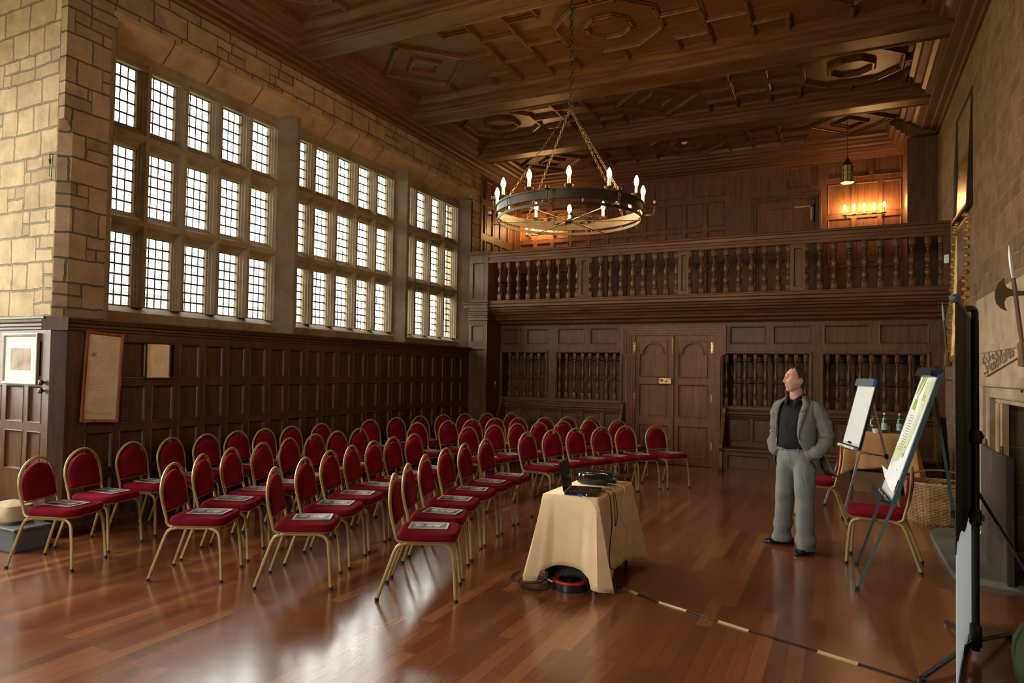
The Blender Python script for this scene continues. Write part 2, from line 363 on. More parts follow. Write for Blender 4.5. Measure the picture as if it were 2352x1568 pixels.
for a, b in BEAMS:
    MB().prism(beam_profile(a, b), XL-.02 if a > 3 else -9.0, XR+.02, 'yz').build('beam', M['woodc'], ceil)
# cornices along both side walls and over the gallery back wall
def corn(s, x):
    # outline from the wall outwards, (offset, z)
    o = [(0,5.86),(.03,5.86),(.05,5.90),(.12,5.905),(.14,5.935),(.25,5.94),(.27,5.97),(.33,5.975),(.35,6.01),(.40,6.03),(.42,6.07),(.50,6.08),(.52,6.12),(.58,6.14),(.60,ZC+.01),(0,ZC+.01)]
    return [(x+s*a, z) for a, z in o]
for s, x in ((1, XL), (-1, XR)):
    MB().prism(corn(s, x), (4.0 if s > 0 else -4), YB, 'xz').build('cornice', M['woody'], ceil)
MB().prism([(YB-a, z+.0) for a, z in [(b, c) for b, c in corn(1, 0)]], -7.0, XR, 'yz').build('cornice', M['woodx'], ceil)
# rib pattern between the beams
def rib(mb, a, b, w=.075, h=.055):
    """moulded rib hanging from the ceiling plane"""
    a = Vector((*a, ZC)); b = Vector((*b, ZC)); t = (b-a).normalized(); q = Vector((-t.y, t.x, 0)); a = a - t*w*.28; b = b + t*w*.28
    prof = [(-w/2,.0),(-w/2,-.018),(-w*.33,-.026),(-w*.30,-h*.8),(-w*.16,-h),(w*.16,-h),(w*.30,-h*.8),(w*.33,-.026),(w/2,-.018),(w/2,0)]
    R = [[tuple(p + q*u + Vector((0,0,v))) for u, v in prof] for p in (a, b)]
    mb.rings(R, smooth=False)
def motif(mb, cx, cy, kind):
    if kind == 0:
        for r in (.68, .27):
            p = [(cx+r,cy),(cx,cy+r*1.04),(cx-r,cy),(cx,cy-r*1.04)]
            for i in range(4): rib(mb, p[i], p[(i+1) % 4])
    else:
        for r in (.70, .30):
            p = [(cx+r*math.cos(rad(22.5+45*i)), cy+r*.98*math.sin(rad(22.5+45*i))) for i in range(8)]
            for i in range(8): rib(mb, p[i], p[(i+1) % 8])
for bi in range(len(BEAMS)):
    y0 = BEAMS[bi][1]+.2; y1 = BEAMS[bi+1][0]-.2 if bi+1 < len(BEAMS) else YB-.55
    cy = (y0+y1)/2; hy = (y1-y0)/2
    if bi == len(BEAMS)-1: cy = 13.72
    mb = MB()
    for k in range(3):
        cx = -5.53+2.82*k; kd = (k+bi) % 2
        motif(mb, cx, cy, kd)
        ex = .68 if kd == 0 else .65
        for s in (-1, 1):
            rib(mb, (cx+s*ex, cy), (cx+s*(1.41-.26), cy))
            rib(mb, (cx, cy+s*.70), (cx, cy+s*hy))
            for t in (-1, 1):
                yy = cy+s*(hy-.33); xx = cx+t*.72
                if hy > .75:
                    rib(mb, (cx+t*1.15, yy), (xx, yy)); rib(mb, (xx, yy), (xx, cy+s*hy))
    for k in (-1, 0, 1, 2):
        cx = -4.12+2.82*k
        for s in (-1, 1):
            if XL+.3 < cx+s*.26 < XR-.3:
                rib(mb, (cx+s*.26, cy-hy), (cx+s*.26, cy+hy))
        if -6 < cx < 1:
            for s in (-1, 1): rib(mb, (cx-.26, cy+s*hy*.36), (cx+.26, cy+s*hy*.36))
    mb.build('rib_moulding', M['woodr'], ceil)

# ------------------------------------------------------------------ window wall
wl = MB()
XF = -7.05            # frame plane
def quad(mb, a, b, c, d): mb.add([a, b, c, d], [(0,1,2,3)])
ZS, ZH = 2.27, 5.05
# upper wall with chamfered lintel, end faces
wl.prism([(XL,5.38),(XF,5.19),(-7.24,5.19),(-7.24,6.3),(XL,6.3)], 4.66, 12.58, 'xz')
wl.box(-7.45, XL, 12.58, 13.0, 0, 6.3); wl.box(-7.45, -7.0, 12.9, YB+.1, 0, 6.3)
# corner mass: chamfered below 4.15, square above
wl.prism([(XL,4.22),(XL-.09,4.13),(XL-.10,4.13),(XL-.10,4.66),(XL,4.66)], 0, 4.12, 'xy')
wl.prism([(XL,4.13),(XL-.10,4.13),(XL-.10,4.66),(XL,4.66)], 4.12, 6.3, 'xy')
wl.add([(XL,4.22,4.02),(XL,4.13,4.12),(XL-.09,4.13,4.02)], [(0,1,2)])
MB().box(-9.2, XL-.10, 4.128, 4.66, 0, 6.3).build('wall_return', M['stoneB'], kind='structure')
wl.box(-7.45, XL-.03, 4.66, 12.58, 0, 2.13)
wallL = wl.build('wall_left', M['stoneL'], kind='structure')
pl = MB()
# dressed piers between the lights groups, jambs and frame head / sill course
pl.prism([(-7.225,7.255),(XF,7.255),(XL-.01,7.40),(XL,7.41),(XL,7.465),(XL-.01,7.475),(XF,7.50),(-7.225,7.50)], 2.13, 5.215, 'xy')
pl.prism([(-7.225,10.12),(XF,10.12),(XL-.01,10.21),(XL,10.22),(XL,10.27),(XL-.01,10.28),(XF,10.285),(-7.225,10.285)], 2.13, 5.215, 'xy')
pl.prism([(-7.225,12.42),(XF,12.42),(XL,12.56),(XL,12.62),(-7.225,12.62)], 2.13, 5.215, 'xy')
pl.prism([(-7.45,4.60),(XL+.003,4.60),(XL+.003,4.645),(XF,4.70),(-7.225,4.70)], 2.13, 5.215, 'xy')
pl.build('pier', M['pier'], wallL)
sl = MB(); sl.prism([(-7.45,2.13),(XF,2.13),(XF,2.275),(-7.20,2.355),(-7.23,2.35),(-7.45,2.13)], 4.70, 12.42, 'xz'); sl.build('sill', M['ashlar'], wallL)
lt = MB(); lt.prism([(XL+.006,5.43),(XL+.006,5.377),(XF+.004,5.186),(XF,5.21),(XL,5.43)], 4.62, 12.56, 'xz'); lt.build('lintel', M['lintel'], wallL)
# lintel voussoir joints (thin dark grooves)
vj = MB()
for y in (5.36, 5.98, 6.72, 8.18, 8.80, 9.45, 10.9, 11.45, 12.0):
    vj.bar((XL+.008, y, 5.380), (XF+.006, y, 5.187), .010, .006, up=(1,0,-1)); vj.box(XL, XL+.0085, y-.005, y+.005, 5.378, 5.432)
vj.build('joint', M['iron'], wallL)
ROWS = [(2.355, 3.17), (3.41, 4.14), (4.39, 5.06)]
def mull(c, x0=-7.20):
    hb, hn = .074, .026
    return [(-7.26,c-.015),(-7.222,c-hb),(x0,c-hb),(-7.165,c-hb),(-7.150,c-hb+.010),(-7.135,c-hb+.010),(-7.105,c-.048),(-7.090,c-.048),(-7.085,c-.040),(-7.055,c-hn),(XF,c-hn+.004),
            (XF,c+hn-.004),(-7.055,c+hn),(-7.085,c+.040),(-7.090,c+.048),(-7.105,c+.048),(-7.135,c+hb-.010),(-7.150,c+hb-.010),(-7.165,c+hb),(x0,c+hb),(-7.222,c+hb),(-7.26,c+.015)]
WIN = [(4.70, .513, 5), (7.50, .52, 5), (10.28, .53, 4)]
for wi, (ys, pt, n) in enumerate(WIN):
    root = struct(thing('window_%d' % (wi+1), None, None, (0,0,0)))
    fr = MB(); ye = ys+pt*n
    for k in range(n+1):
        fr.prism(mull(ys+pt*k), 2.34, 5.12, 'xy')
    for za, zb in ((3.17,3.41),(4.14,4.39)):
        c = (za+zb)/2; h = (zb-za)/2
        pr = [(-7.26,c-.02),(-7.222,c-h),(-7.165,c-h),(-7.150,c-h+.012),(-7.135,c-h+.012),(-7.10,c-.055),(-7.085,c-.055),(-7.055,c-.036),(XF+.001,c-.03),(XF+.001,c+.02),(-7.055,c+.028),(-7.10,c+.06),(-7.165,c+h),(-7.222,c+h),(-7.26,c+.02)]
        fr.prism(pr, ys, ye, 'xz')
    fr.prism([(-7.225,5.06),(-7.165,5.06),(-7.150,5.052),(-7.10,5.04),(-7.085,5.03),(XF+.001,5.02),(XF+.001,5.06),(XF-.01,5.075),(XF-.01,5.10),(XF+.006,5.12),(XF+.006,5.20),(-7.225,5.20)], ys-.01, ye+.01, 'xz')
    fr.build('stone_frame', M['ashlar'], root)
    gl = MB(); ld = MB()
    for k in range(n):
        a, b = ys+pt*k+.072, ys+pt*(k+1)-.072
        for ri, (za, zb) in enumerate(ROWS):
            gl.box(-7.212, -7.208, a, b, za, zb)
            nr = (7, 6, 5)[ri]
            for i in range(1, 4):
                y = a+(b-a)*i/4; ld.box(-7.214, -7.205, y-.007, y+.007, za, zb)
            for i in range(nr+1):
                z = za+(zb-za)*i/nr; ld.box(-7.216, -7.200, a, b, z-.010, z+.010)
            if ri == 2:      # pointed leaded heads
                for (p, q) in ((a,(a+b)/2),((a+b)/2,b)):
                    w = q-p
                    for s in (0, 1):
                        pts = []
                        for i in range(7):
                            t = i/6; x = (p + w*.5*t*t) if s == 0 else (q - w*.5*t*t)
                            pts.append((-7.208, x, zb-.21+.17*(t**.8)))
                        ld.tube(pts, .004, 4)
    gl.build('glass', M['glass'], root); ld.build('lead_came', M['lead'], root)

# ---- wainscot on the window wall
XW = -6.78
WR = [(.14,.54),(.61,1.00),(1.07,1.475),(1.545,1.94)]
tr = MB()
hol = []
y = 4.30
cols = [(4.40,4.71),(4.78,5.085)]
y = 5.12
while y < 12.1:
    cols.append((y+.035, y+.353-.035)); y += .353
for a, b in cols:
    for z0, z1 in WR: hol.append((a+.0, b, z0, z1))
grid_wall(tr, lambda u, v, d: (XW-d, u, v), 4.19, 12.45, 0, 2.02, hol, .026, .018)
tr.prism([(XW-.05,2.02),(XW,2.02),(XW+.012,2.03),(XW+.012,2.05),(XW+.03,2.062),(XW+.03,2.085),(XW+.055,2.10),(XW+.06,2.125),(XW+.075,2.13),(XW+.075,2.15),(XW-.12,2.152),(XW-.12,2.02)], 4.15, 12.66, 'xz')
tr.prism([(XW,0),(XW+.03,0),(XW+.03,.09),(XW+.012,.11),(XW,.11)], 4.19, 12.66, 'xz')
# chamfered corner strip
c0 = Vector((XW, 4.19, 0)); c1 = Vector((XW-.10, 4.09, 0))
tr.add([(c0.x,c0.y,0),(c1.x,c1.y,0),(c1.x,c1.y,2.02),(c0.x,c0.y,2.02)], [(0,1,2,3)])
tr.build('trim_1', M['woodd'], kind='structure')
t2 = MB()
YR = 4.09
grid_wall(t2, lambda u, v, d: (u, YR+d, v), -9.2, XW-.10, 0, 2.02, [(-7.22,-7.0,1.55,1.92),(-7.60,-7.30,1.55,1.92),(-7.22,-6.99,1.10,1.47),(-7.60,-7.29,1.10,1.47),(-7.22,-6.99,.62,1.02),(-7.60,-7.29,.62,1.02),(-8.0,-7.68,.62,1.02),(-8.0,-7.68,1.10,1.47)], .024, .016)
t2.prism([(YR+.05,2.02),(YR,2.02),(YR-.012,2.03),(YR-.012,2.05),(YR-.03,2.062),(YR-.03,2.085),(YR-.055,2.10),(YR-.06,2.125),(YR-.075,2.13),(YR-.075,2.15),(YR+.10,2.152),(YR+.1,2.02)], -9.2, XW-.10, 'yz')
# cap of the chamfer
t2.add([(XW-.13,YR-.075,2.15),(XW+.075,4.15,2.15),(XW+.075,4.15,2.02),(XW-.13,YR-.075,2.02),(XW-.1,4.25,2.15)], [(0,1,2,3),(0,1,4)])
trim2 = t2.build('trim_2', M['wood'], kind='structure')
for z in (1.505, 1.425):
    MB().lathe([(.008,0),(.010,-.012),(.024,-.02),(.030,-.034),(.026,-.048),(.012,-.056)], (-6.955, YR, z), 14, axis='y').build('knob', M['iron'], trim2)

# ------------------------------------------------------------------ outer shell behind and beside the camera
rw = MB(); rw.box(-9.4, -9.2, -4.2, .4, 0, 6.3); rw.box(-9.4,-9.2,3.9,4.66,0,6.3); rw.box(-9.4,-9.2,.4,3.9,0,1.3); rw.box(-9.4,-9.2,.4,3.9,5.1,6.3)
rw.build('wall_far_left', M['stoneL'], kind='structure')
w4 = struct(thing('window_4', None, None))
f4 = MB(); l4 = MB(); g4 = MB()
for k in range(8):
    yy = .4+.5*k; f4.box(-9.36, -9.24, yy-.06, yy+.06, 1.3, 5.1, .02)
for z in (1.32, 2.5, 3.75, 5.05): f4.box(-9.35, -9.25, .4, 3.9, z-.06, z+.06, .02)
g4.box(-9.305,-9.30,.4,3.9,1.3,5.1)
f4.build('stone_frame', M['ashlar'], w4); g4.build('glass', M['glass'], w4)
wbk = MB(); wbk.box(-9.4, -5.5, -4.4, -4.2, 0, 6.3); wbk.box(-3.2, 2.4, -4.4, -4.2, 0, 6.3); wbk.box(-5.5,-3.2,-4.4,-4.2,0,1.6); wbk.box(-5.5,-3.2,-4.4,-4.2,4.9,6.3)
wbk.build('wall_back', M['stoneB'], kind='structure')
w5 = struct(thing('window_5', None, None)); f5 = MB()
for k in range(5): f5.box(-5.5+.575*k-.06, -5.5+.575*k+.06, -4.36, -4.24, 1.6, 4.9, .02)
for z in (1.62, 2.85, 3.9, 4.85): f5.box(-5.5, -3.2, -4.35, -4.25, z-.06, z+.06, .02)
f5.build('stone_frame', M['ashlar'], w5); MB().box(-5.5,-3.2,-4.305,-4.30,1.6,4.9).build('glass', M['glass'], w5)

# ------------------------------------------------------------------ right wall with the fireplace
wr = MB()
wr.box(XR, 2.3, -4.2, 7.3, 0, 6.3); wr.box(XR, 2.3, 8.55, YB+.2, 0, 6.3); wr.box(XR, 2.3, 7.3, 8.55, 1.52, 6.3)
wr.box(2.1, 2.3, 7.3, 8.55, 0, 1.52)
wr.build('wall_right', M['stoneR'], kind='structure')
# ------------------------------------------------------------------ screen wall under the gallery
FP = lambda u, v, d: (u, YF+d, v)
wb = MB()
X0, X1 = -6.95, XR
OPEN = [(-6.36,-5.34,1.14,2.09),(-5.13,-3.80,1.14,2.09),(-1.92,-.49,1.12,2.08),(-.29,1.22,1.12,2.08)]
holes = [(a,b,2.24,2.56) for a, b in ((-6.36,-5.90),(-5.79,-5.32),(-5.11,-4.54),(-4.43,-3.86),(-1.80,-1.20),(-1.08,-.48),(-.28,.42),(.54,1.24))]
holes += [(*o, 1) for o in OPEN]
holes += [(a, a+.37, .50, .92) for a in (-6.34,-5.90,-5.46,-5.02,-4.58,-4.14,-1.83,-1.41,-.99,-.57,-.15,.27,.69)]
holes += [(a, a+.80, .07, .30) for a in (-6.3,-5.4,-4.6,-1.83,-.95,-.07,.55)]
# door reveal is left out of the grid
L = [h for h in holes if h[1] < -3.7]; R = [h for h in holes if h[0] > -1.95]
grid_wall(wb, FP, X0, -3.62, 0, 2.72, L, .026, .020)
grid_wall(wb, FP, -2.02, X1, 0, 2.72, R, .026, .020)
grid_wall(wb, FP, -3.62, -2.02, 2.47, 2.72, [], .02)
for a, b, c, d in OPEN:      # reveals of the openings
    for p, q in (((a,c),(b,c)),((b,c),(b,d)),((b,d),(a,d)),((a,d),(a,c))):
        wb.add([(p[0],YF+.02,p[1]),(q[0],YF+.02,q[1]),(q[0],YF+.11,q[1]),(p[0],YF+.11,p[1])], [(0,1,2,3)])
wb.box(X0, -3.62, YF+.10, YF+.12, 0, 1.1); wb.box(-2.02, X1, YF+.10, YF+.12, 0, 1.1); wb.box(X0, X1, YF+.10, YF+.12, 2.1, 2.8)
for a, b in ((X0,-6.38),(-5.32,-5.15),(-3.78,-3.62),(-2.02,-1.94),(-.47,-.31),(1.24,X1)): wb.box(a, b, YF+.10, YF+.12, 1.0, 2.2)
# ledge over the benches
for a, b in ((X0,-3.72),(-1.90,X1)):
    wb.prism([(YF+.01,.93),(YF-.02,.93),(YF-.035,.96),(YF-.02,.985),(YF-.045,1.0),(YF-.045,1.03),(YF-.02,1.05),(YF+.01,1.06)], a, b, 'yz')
wallF = wb.build('wall_screen', M['wood'], kind='structure')
# passage behind the openings
bk = MB()
hb = [(x, x+.36, z, z2) for x in [-6.85+.44*i for i in range(19)] for z, z2 in ((.25,.85),(.95,1.55),(1.63,1.95),(2.03,2.6))]
grid_wall(bk, lambda u, v, d: (u, 13.62+d, v), -6.95, 1.6, 0, 3.0, hb, .02, .015)
bk.build('wall_passage', M['wood'], kind='structure')
# doors with eared architrave
dr = struct(thing('door_1', None, None, (0,0,0)))
fr = MB()
def arch(mb, off, y0, y1, w):
    # eared surround: outline offset `off` outwards, width w
    o = [(-3.60-off,0),(-3.60-off,2.02),(-3.68-off,2.06),(-3.68-off,2.49+off),(-1.95+off,2.49+off),(-1.95+off,2.06),(-2.04+off,2.02),(-2.04+off,0)]
    i = [(-3.60-off+w,0),(-3.60-off+w,2.02+.0),(-3.68-off+w,2.06),(-3.68-off+w,2.49+off-w),(-1.95+off-w,2.49+off-w),(-1.95+off-w,2.06),(-2.04+off-w,2.02),(-2.04+off-w,0)]
    n = len(o)
    vs = [(x,y0,z) for x, z in o]+[(x,y0,z) for x, z in i]+[(x,y1,z) for x, z in o]+[(x,y1,z) for x, z in i]
    fs = []
    for k in range(n-1):
        fs += [(k,k+1,n+k+1,n+k),(k,2*n+k,2*n+k+1,k+1),(n+k,n+k+1,3*n+k+1,3*n+k)]
    mb.add(vs, fs)
arch(fr, .09, YF-.055, YF+.02, .035); arch(fr, .06, YF-.040, YF+.02, .05); arch(fr, .015, YF-.022, YF+.03, .055); arch(fr, -.03, YF-.006, YF+.05, .05)
fr.box(-3.62,-3.53,YF+.012,YF+.1,0,2.47); fr.box(-2.11,-2.02,YF+.012,YF+.1,0,2.47); fr.box(-3.62,-2.02,YF+.012,YF+.1,2.42,2.49)
fr.build('door_frame', M['door'], dr)
def leaf(x0, x1, lock):
    mb = MB(); a, b = x0+.075, x1-.075
    hs = [(a,b,.14,.73),(a,b,.88,1.50),(a,b,1.62,2.28)]
    P = lambda u, v, d: (u, YF+.035+d, v)
    grid_wall(mb, P, x0, x1, .01, 2.42, hs[:2]+[(a,b,1.62,2.30,1)], .022, .018)
    # arched top panel: fill the recess and plant an arched moulding
    z0, z1, zc = 1.62, 2.04, 2.04
    cx = (a+b)/2; r = (b-a)*.36
    mb.add([P(a,1.62,.022),P(b,1.62,.022),P(b,2.31,.022),P(a,2.31,.022)], [(0,1,2,3)])
    arc = [(cx+r*math.cos(t), zc+.03+r*math.sin(t)) for t in [PI*i/14 for i in range(15)]]
    for side in (0, 1):   # spandrels flush with the rails
        if side == 0: pts = [(b,2.07),(b,2.30)]+[(cx,2.30)]+[p for p in reversed(arc[:8])]
        else: pts = [(cx,2.30),(a,2.30),(a,2.07)]+[p for p in reversed(arc[7:])]
        mb.prism([(x, z) for x, z in pts], YF+.035, YF+.058, 'xz')
    path = [(a+.012,1.635),(b-.012,1.635),(b-.012,2.06),(arc[0][0],2.06)]+arc[1:-1]+[(arc[-1][0],2.06),(a+.012,2.06)]
    mb.tube([(x, YF+.030, z) for x, z in path], .014, 6, loop=True)
    return mb.build('door_leaf', M['door'], dr)
l1 = leaf(-3.53, -2.835, 0); l2 = leaf(-2.80, -2.11, 1)
MB().box(-2.845,-2.79, YF+.01, YF+.045, .01, 2.42, .006).build('meeting_stile', M['door'], dr)
lk = MB().box(-3.06,-2.83, YF-.02, YF+.036, 1.50, 1.615, .006).build('lock_case', M['brass'], dr)
kb = MB(); kb.lathe([(.006,0),(.008,-.02),(.022,-.03),(.026,-.045),(.014,-.058)], (-3.01,YF-.02,1.57), 12, 'y'); kb.lathe([(.006,0),(.006,-.015),(.016,-.02),(.018,-.03),(.01,-.04)], (-2.93,YF-.02,1.545), 12, 'y'); kb.build('knob', M['brass'], lk)
def scroll_hinge(x, z, h=.20):
    mb = MB(); 
    for s in (-1, 1):
        pr = [(x+s*.012,z-h/2),(x+s*.024,z-h*.45),(x+s*.014,z-h*.3),(x+s*.026,z-h*.15),(x+s*.012,z),(x+s*.026,z+h*.15),(x+s*.014,z+h*.3),(x+s*.024,z+h*.45),(x+s*.012,z+h/2),(x+s*.006,z+h*.4),(x+s*.006,z-h*.4)]
        mb.prism(pr, YF-.004, YF+.036, 'xz')
    mb.tube([(x,YF-.004,z-h*.3),(x,YF-.004,z+h*.3)], .007, 6)
    return mb.build('hinge', M['brass'], dr)
for x in (-3.535, -2.105):
    for z in (2.18, 1.26, .40): scroll_hinge(x, z)
bt = MB(); bt.box(-2.822,-2.802,YF-.004,YF+.012,2.12,2.42,.003); bt.tube([(-2.812,YF-.012,2.06),(-2.812,YF-.012,2.2)], .005, 6)
bt.lathe([(.004,0),(.012,-.01),(.01,-.024)], (-2.812,YF-.01,2.16), 10, 'y'); bt.build('bolt', M['brass'], dr)

# ---- spindle profile
def spindle(mb, x, y, z0, z1, r=.038, sq=.05, n=12, half=0):
    H = z1-z0; s = sq/2
    prof = [(.52,.155),(.95,.165),(.95,.18),(.55,.19),(.50,.205),(.80,.225),(1.0,.26),(1.03,.30),(.85,.345),(.5,.375),(.42,.39),(.78,.40),(.78,.415),(.42,.43),(.45,.45),(.82,.475),(1.06,.53),(1.0,.59),(.70,.645),(.48,.70),(.36,.74),(.60,.755),(.60,.775),(.36,.79),(.38,.80),(.9,.815),(.9,.83),(.5,.845)]
    mb.box(x-s, x+s, y-s, y+s, z0, z0+H*.155, .004); mb.box(x-s, x+s, y-s, y+s, z1-H*.155, z1, .004)
    mb.lathe([(r*.95*a, z0+H*t) for a, t in prof], (x,y,0), n, cap=False)
names = ['first spindle opening from the left corner, narrow, beside the panelled pilaster', 'wide spindle opening immediately left of the double doors', 'spindle opening immediately right of the double doors, behind the standing man', 'spindle opening furthest right, behind the two easels']
BAL = [[-6.18,-6.01,-5.84,-5.69,-5.52,-5.36],[-5.07,-4.92,-4.75,-4.58,-4.43,-4.27,-4.09,-3.93],[-1.86,-1.71,-1.54,-1.37,-1.20,-1.03,-.86,-.71,-.56],[-.22,-.07,.10,.27,.43,.62,.80,.98,1.15]]
sp0 = None
for k, (a, b, c, d) in enumerate(OPEN):
    root = thing('spindle_screen', 'dark oak '+names[k], 'wooden screen', ((a+b)/2, YF, c), group='turned spindle screens in the panelled wall')
    w = (b-a)/2; h = d-c
    f = MB(); f.box(-w-.03, w+.03, -.03, .02, -.045, .004, .008); f.box(-w-.03, w+.03, -.03, .02, h-.004, h+.035, .008); f.box(-w-.03, -w+.004, -.028, .02, 0, h, .008); f.box(w-.004, w+.03, -.028, .02, 0, h, .008)
    f.build('frame', M['woodx'], root)
    for x in BAL[k]:
        if sp0 is None:
            m = MB(); spindle(m, 0, 0, 0, .955, .036, .064); sp0 = m.build('baluster', M['wood'], root)
            o = sp0
        else: o = sp0.copy(); COL.objects.link(o); o.parent = root
        o.location = (x-(a+b)/2, .05, 0)
        o.scale = (1, 1, h/.955)
# ---- wall benches
def bench(x0, x1, label):
    r = thing('wall_bench', label, 'bench', ((x0+x1)/2, YF, 0), group='fixed oak benches under the spindle screens')
    w = (x1-x0)/2
    MB().box(-w, w, -.50, -.03, .385, .42, .008).build('seat', M['woodx'], r)
    ap = MB(); grid_wall(ap, lambda u, v, d: (u, -.44+d, v), -w, w, .0, .385, [(-w+.1+i*(2*w-.1)/4, -w+(i+1)*(2*w-.1)/4, .07, .31) for i in range(4)], .02, .014); ap.build('front_panel', M['wood'], r)
    for s in (-1, 1):
        pr = [(-.02,0),(-.52,0),(-.53,.06),(-.50,.08),(-.50,.36),(-.53,.42),(-.53,.50),(-.49,.54),(-.44,.60),(-.36,.72),(-.26,.90),(-.19,1.02),(-.17,1.10),(-.12,1.13),(-.06,1.12),(-.02,1.08)]
        e = MB(); e.prism(pr, s*w-.03, s*w+.03, 'yz'); e.build('end_board', M['woodr'], r)
    return r
bench(-6.28, -3.72, 'long dark oak bench against the panelling, left of the double doors')
bench(-1.87, 1.32, 'long dark oak bench against the panelling, right of the double doors')

# ------------------------------------------------------------------ gallery
YG = 12.50
gl = MB()
gl.prism([(YG-.02,3.085),(YG-.03,3.07),(YG-.03,3.04),(YG-.01,3.02),(YG-.01,2.975),(YG+.04,2.96),(YG+.05,2.925),(YG+.09,2.915),(YG+.10,2.885),(YG+.17,2.875),(YG+.19,2.835),(YG+.27,2.825),(YG+.30,2.78),(YG+.34,2.775),(YG+.36,2.73),(YG+.48,2.715),(YG+.50,2.67),(YG+.57,2.65),(YG+.61,2.62),(YG+.72,2.62),(YG+.72,2.8),(YB+.0,2.8),(YB,3.02),(YG+.09,3.02),(YG+.09,3.085)], X0, XR, 'yz')
gal = gl.build('gallery_floor', M['woodx'], kind='structure')
bal = thing('gallery_balustrade', 'long dark oak balustrade of turned spindles across the front of the gallery', 'balustrade', (-2.7, YG, 3.08))
def bloc(mb, **k): mb.xf(Matrix.Translation((2.7, -YG, -3.08)))
m = MB(); m.prism([(YG-.06,4.08),(YG-.075,4.065),(YG-.075,4.045),(YG-.05,4.03),(YG-.045,3.985),(YG-.03,3.97),(YG-.03,3.93),(YG-.045,3.915),(YG-.045,3.875),(YG-.035,3.86),(YG+.06,3.86),(YG+.06,3.98),(YG+.09,4.05),(YG+.09,4.075)], -6.72, XR, 'yz'); bloc(m); m.build('handrail', M['woodx'], bal)
m = MB(); m.box(-6.72, XR, YG-.03, YG+.08, 3.08, 3.10, .004); bloc(m); m.build('base_rail', M['woodx'], bal)
FX = .9585
for a, b in ((-4.46,-4.245),(-2.60,-2.415),(-.775,-.545),(1.36,1.45)):
    m = MB(); grid_wall(m, lambda u, v, d: (u, YG-.03+d, v), a, b, 3.09, 3.87, [(a+.055, b-.05, 3.16, 3.80)] if b-a > .15 else [], .018, .012); m.box(a, b, YG-.029+.02, YG+.06, 3.09, 3.87)
    m.add([(a,YG-.03,3.09),(a,YG,3.09),(a,YG,3.87),(a,YG-.03,3.87)],[(0,1,2,3)]); m.add([(b,YG-.03,3.09),(b,YG,3.09),(b,YG,3.87),(b,YG-.03,3.87)],[(0,1,2,3)])
    bloc(m); m.build('newel_post', M['woodr'], bal)
GB = [-6.39,-6.19,-5.97,-5.74,-5.51,-5.29,-5.08,-4.86,-4.675,-4.415,-4.20,-4.0,-3.79,-3.56,-3.36,-3.14,-2.93,-2.735,-2.50,-2.29,-2.07,-1.86,-1.64,-1.43,-1.21,-.99,-.825,-.55,-.34,-.12,.11,.33,.56,.79,1.0,1.22,1.40]
gb0 = None
for x in GB:
    if gb0 is None:
        m = MB(); spindle(m, 0, 0, 0, .76, .050, .088); gb0 = m.build('baluster', M['wood'], bal); o = gb0
    else: o = gb0.copy(); COL.objects.link(o)
    o.location = (x*FX+2.7, .015, .02)
# corner pilaster at the left end of the gallery
pa = MB(); PX0, PX1, PY = -6.80, -6.375, 12.45
def pf(u, v, d): return (u, PY+d, v)
grid_wall(pa, pf, PX0, PX1, 0, 4.02, [(PX0+.07,PX1-.09,3.14,3.88),(PX0+.06,PX1-.08,2.26,2.61),(PX0+.04,PX1-.09,.3,2.12)], .018, .016)
pa.add([(PX1,PY,0),(PX1,YF,0),(PX1,YF,4.02),(PX1,PY,4.02)], [(0,1,2,3)]); pa.add([(PX0,PY,0),(PX0,YF,0),(PX0,YF,4.02),(PX0,PY,4.02)], [(0,1,2,3)])
def wrap(z0, z1, o): pa.box(PX0-.0-o*.2, PX1+o, PY-o, YF, z0, z1, .006)
wrap(4.02,4.04,.012); wrap(4.04,4.075,.03); wrap(4.075,4.10,.05)
for z, o in ((3.09,.03),(3.05,.02),(2.97,.012),(2.91,.03),(2.87,.018),(2.83,.03),(2.79,.018),(2.72,.034),(2.67,.02),(2.14,.012)): wrap(z-.02, z+.012, o)
pa.build('pilaster', M['wood'], wallF)
MB().box(-6.95,-6.83, 12.98, 13.06, 3.0, 6.0).build('corner_post', M['wood'], wallF)

# gallery room
gs = MB(); cols = [13.05+.385*i for i in range(5)]
for nm, P, u0, u1, ncol in (('s', lambda u, v, d: (-6.94-d, u, v), 12.98, YB, 0),):
    hs = [(c, c+.32, z0, z1) for c in cols if c+.32 < YB for z0, z1 in ((3.15,3.75),(3.85,4.52),(4.66,5.30),(5.40,5.84))]
    grid_wall(gs, P, u0, u1, 3.0, 6.0, hs, .02, .016)
gs.build('wall_gallery_left', M['wood'], kind='structure')
gb = MB(); hs = []
xs = [-6.86]
while xs[-1] < -2.3: xs.append(xs[-1]+.43)
big = [(-6.86+.80*i, -6.86+.80*i+.71) for i in range(6)]
for a, b in big + [(-1.98,-1.10),(-1.02,-.42),]: 
    hs.append((a+.02, b, 5.42, 5.84))
for a in [-6.84+.43*i for i in range(11)]:
    hs.append((a, a+.36, 4.78, 5.30)); hs.append((a, a+.36, 4.0, 4.70)); hs.append((a, a+.36, 3.15, 3.92))
hs = [h for h in hs if not (h[0] < -1.66 and h[1] > -1.75)]
hs += [(-.26,.46,5.53,5.89),(.51,.98,5.53,5.89),(-.26,.16,4.84,5.42),(.22,.60,4.84,5.42),(.66,.98,4.84,5.42),(-.26,.16,3.9,4.75),(.22,.60,3.9,4.75),(.66,.98,3.9,4.75),(-.26,.98,3.1,3.8)]
hs = [h for h in hs if h[1] <= -1.70 or h[0] >= -.36 or h[2] > 5.4]
grid_wall(gb, lambda u, v, d: (u, YB+d, v), -6.96, XR, 3.0, 6.0, hs, .02, .016)
wgb = gb.build('wall_gallery_back', M['door'], kind='structure')
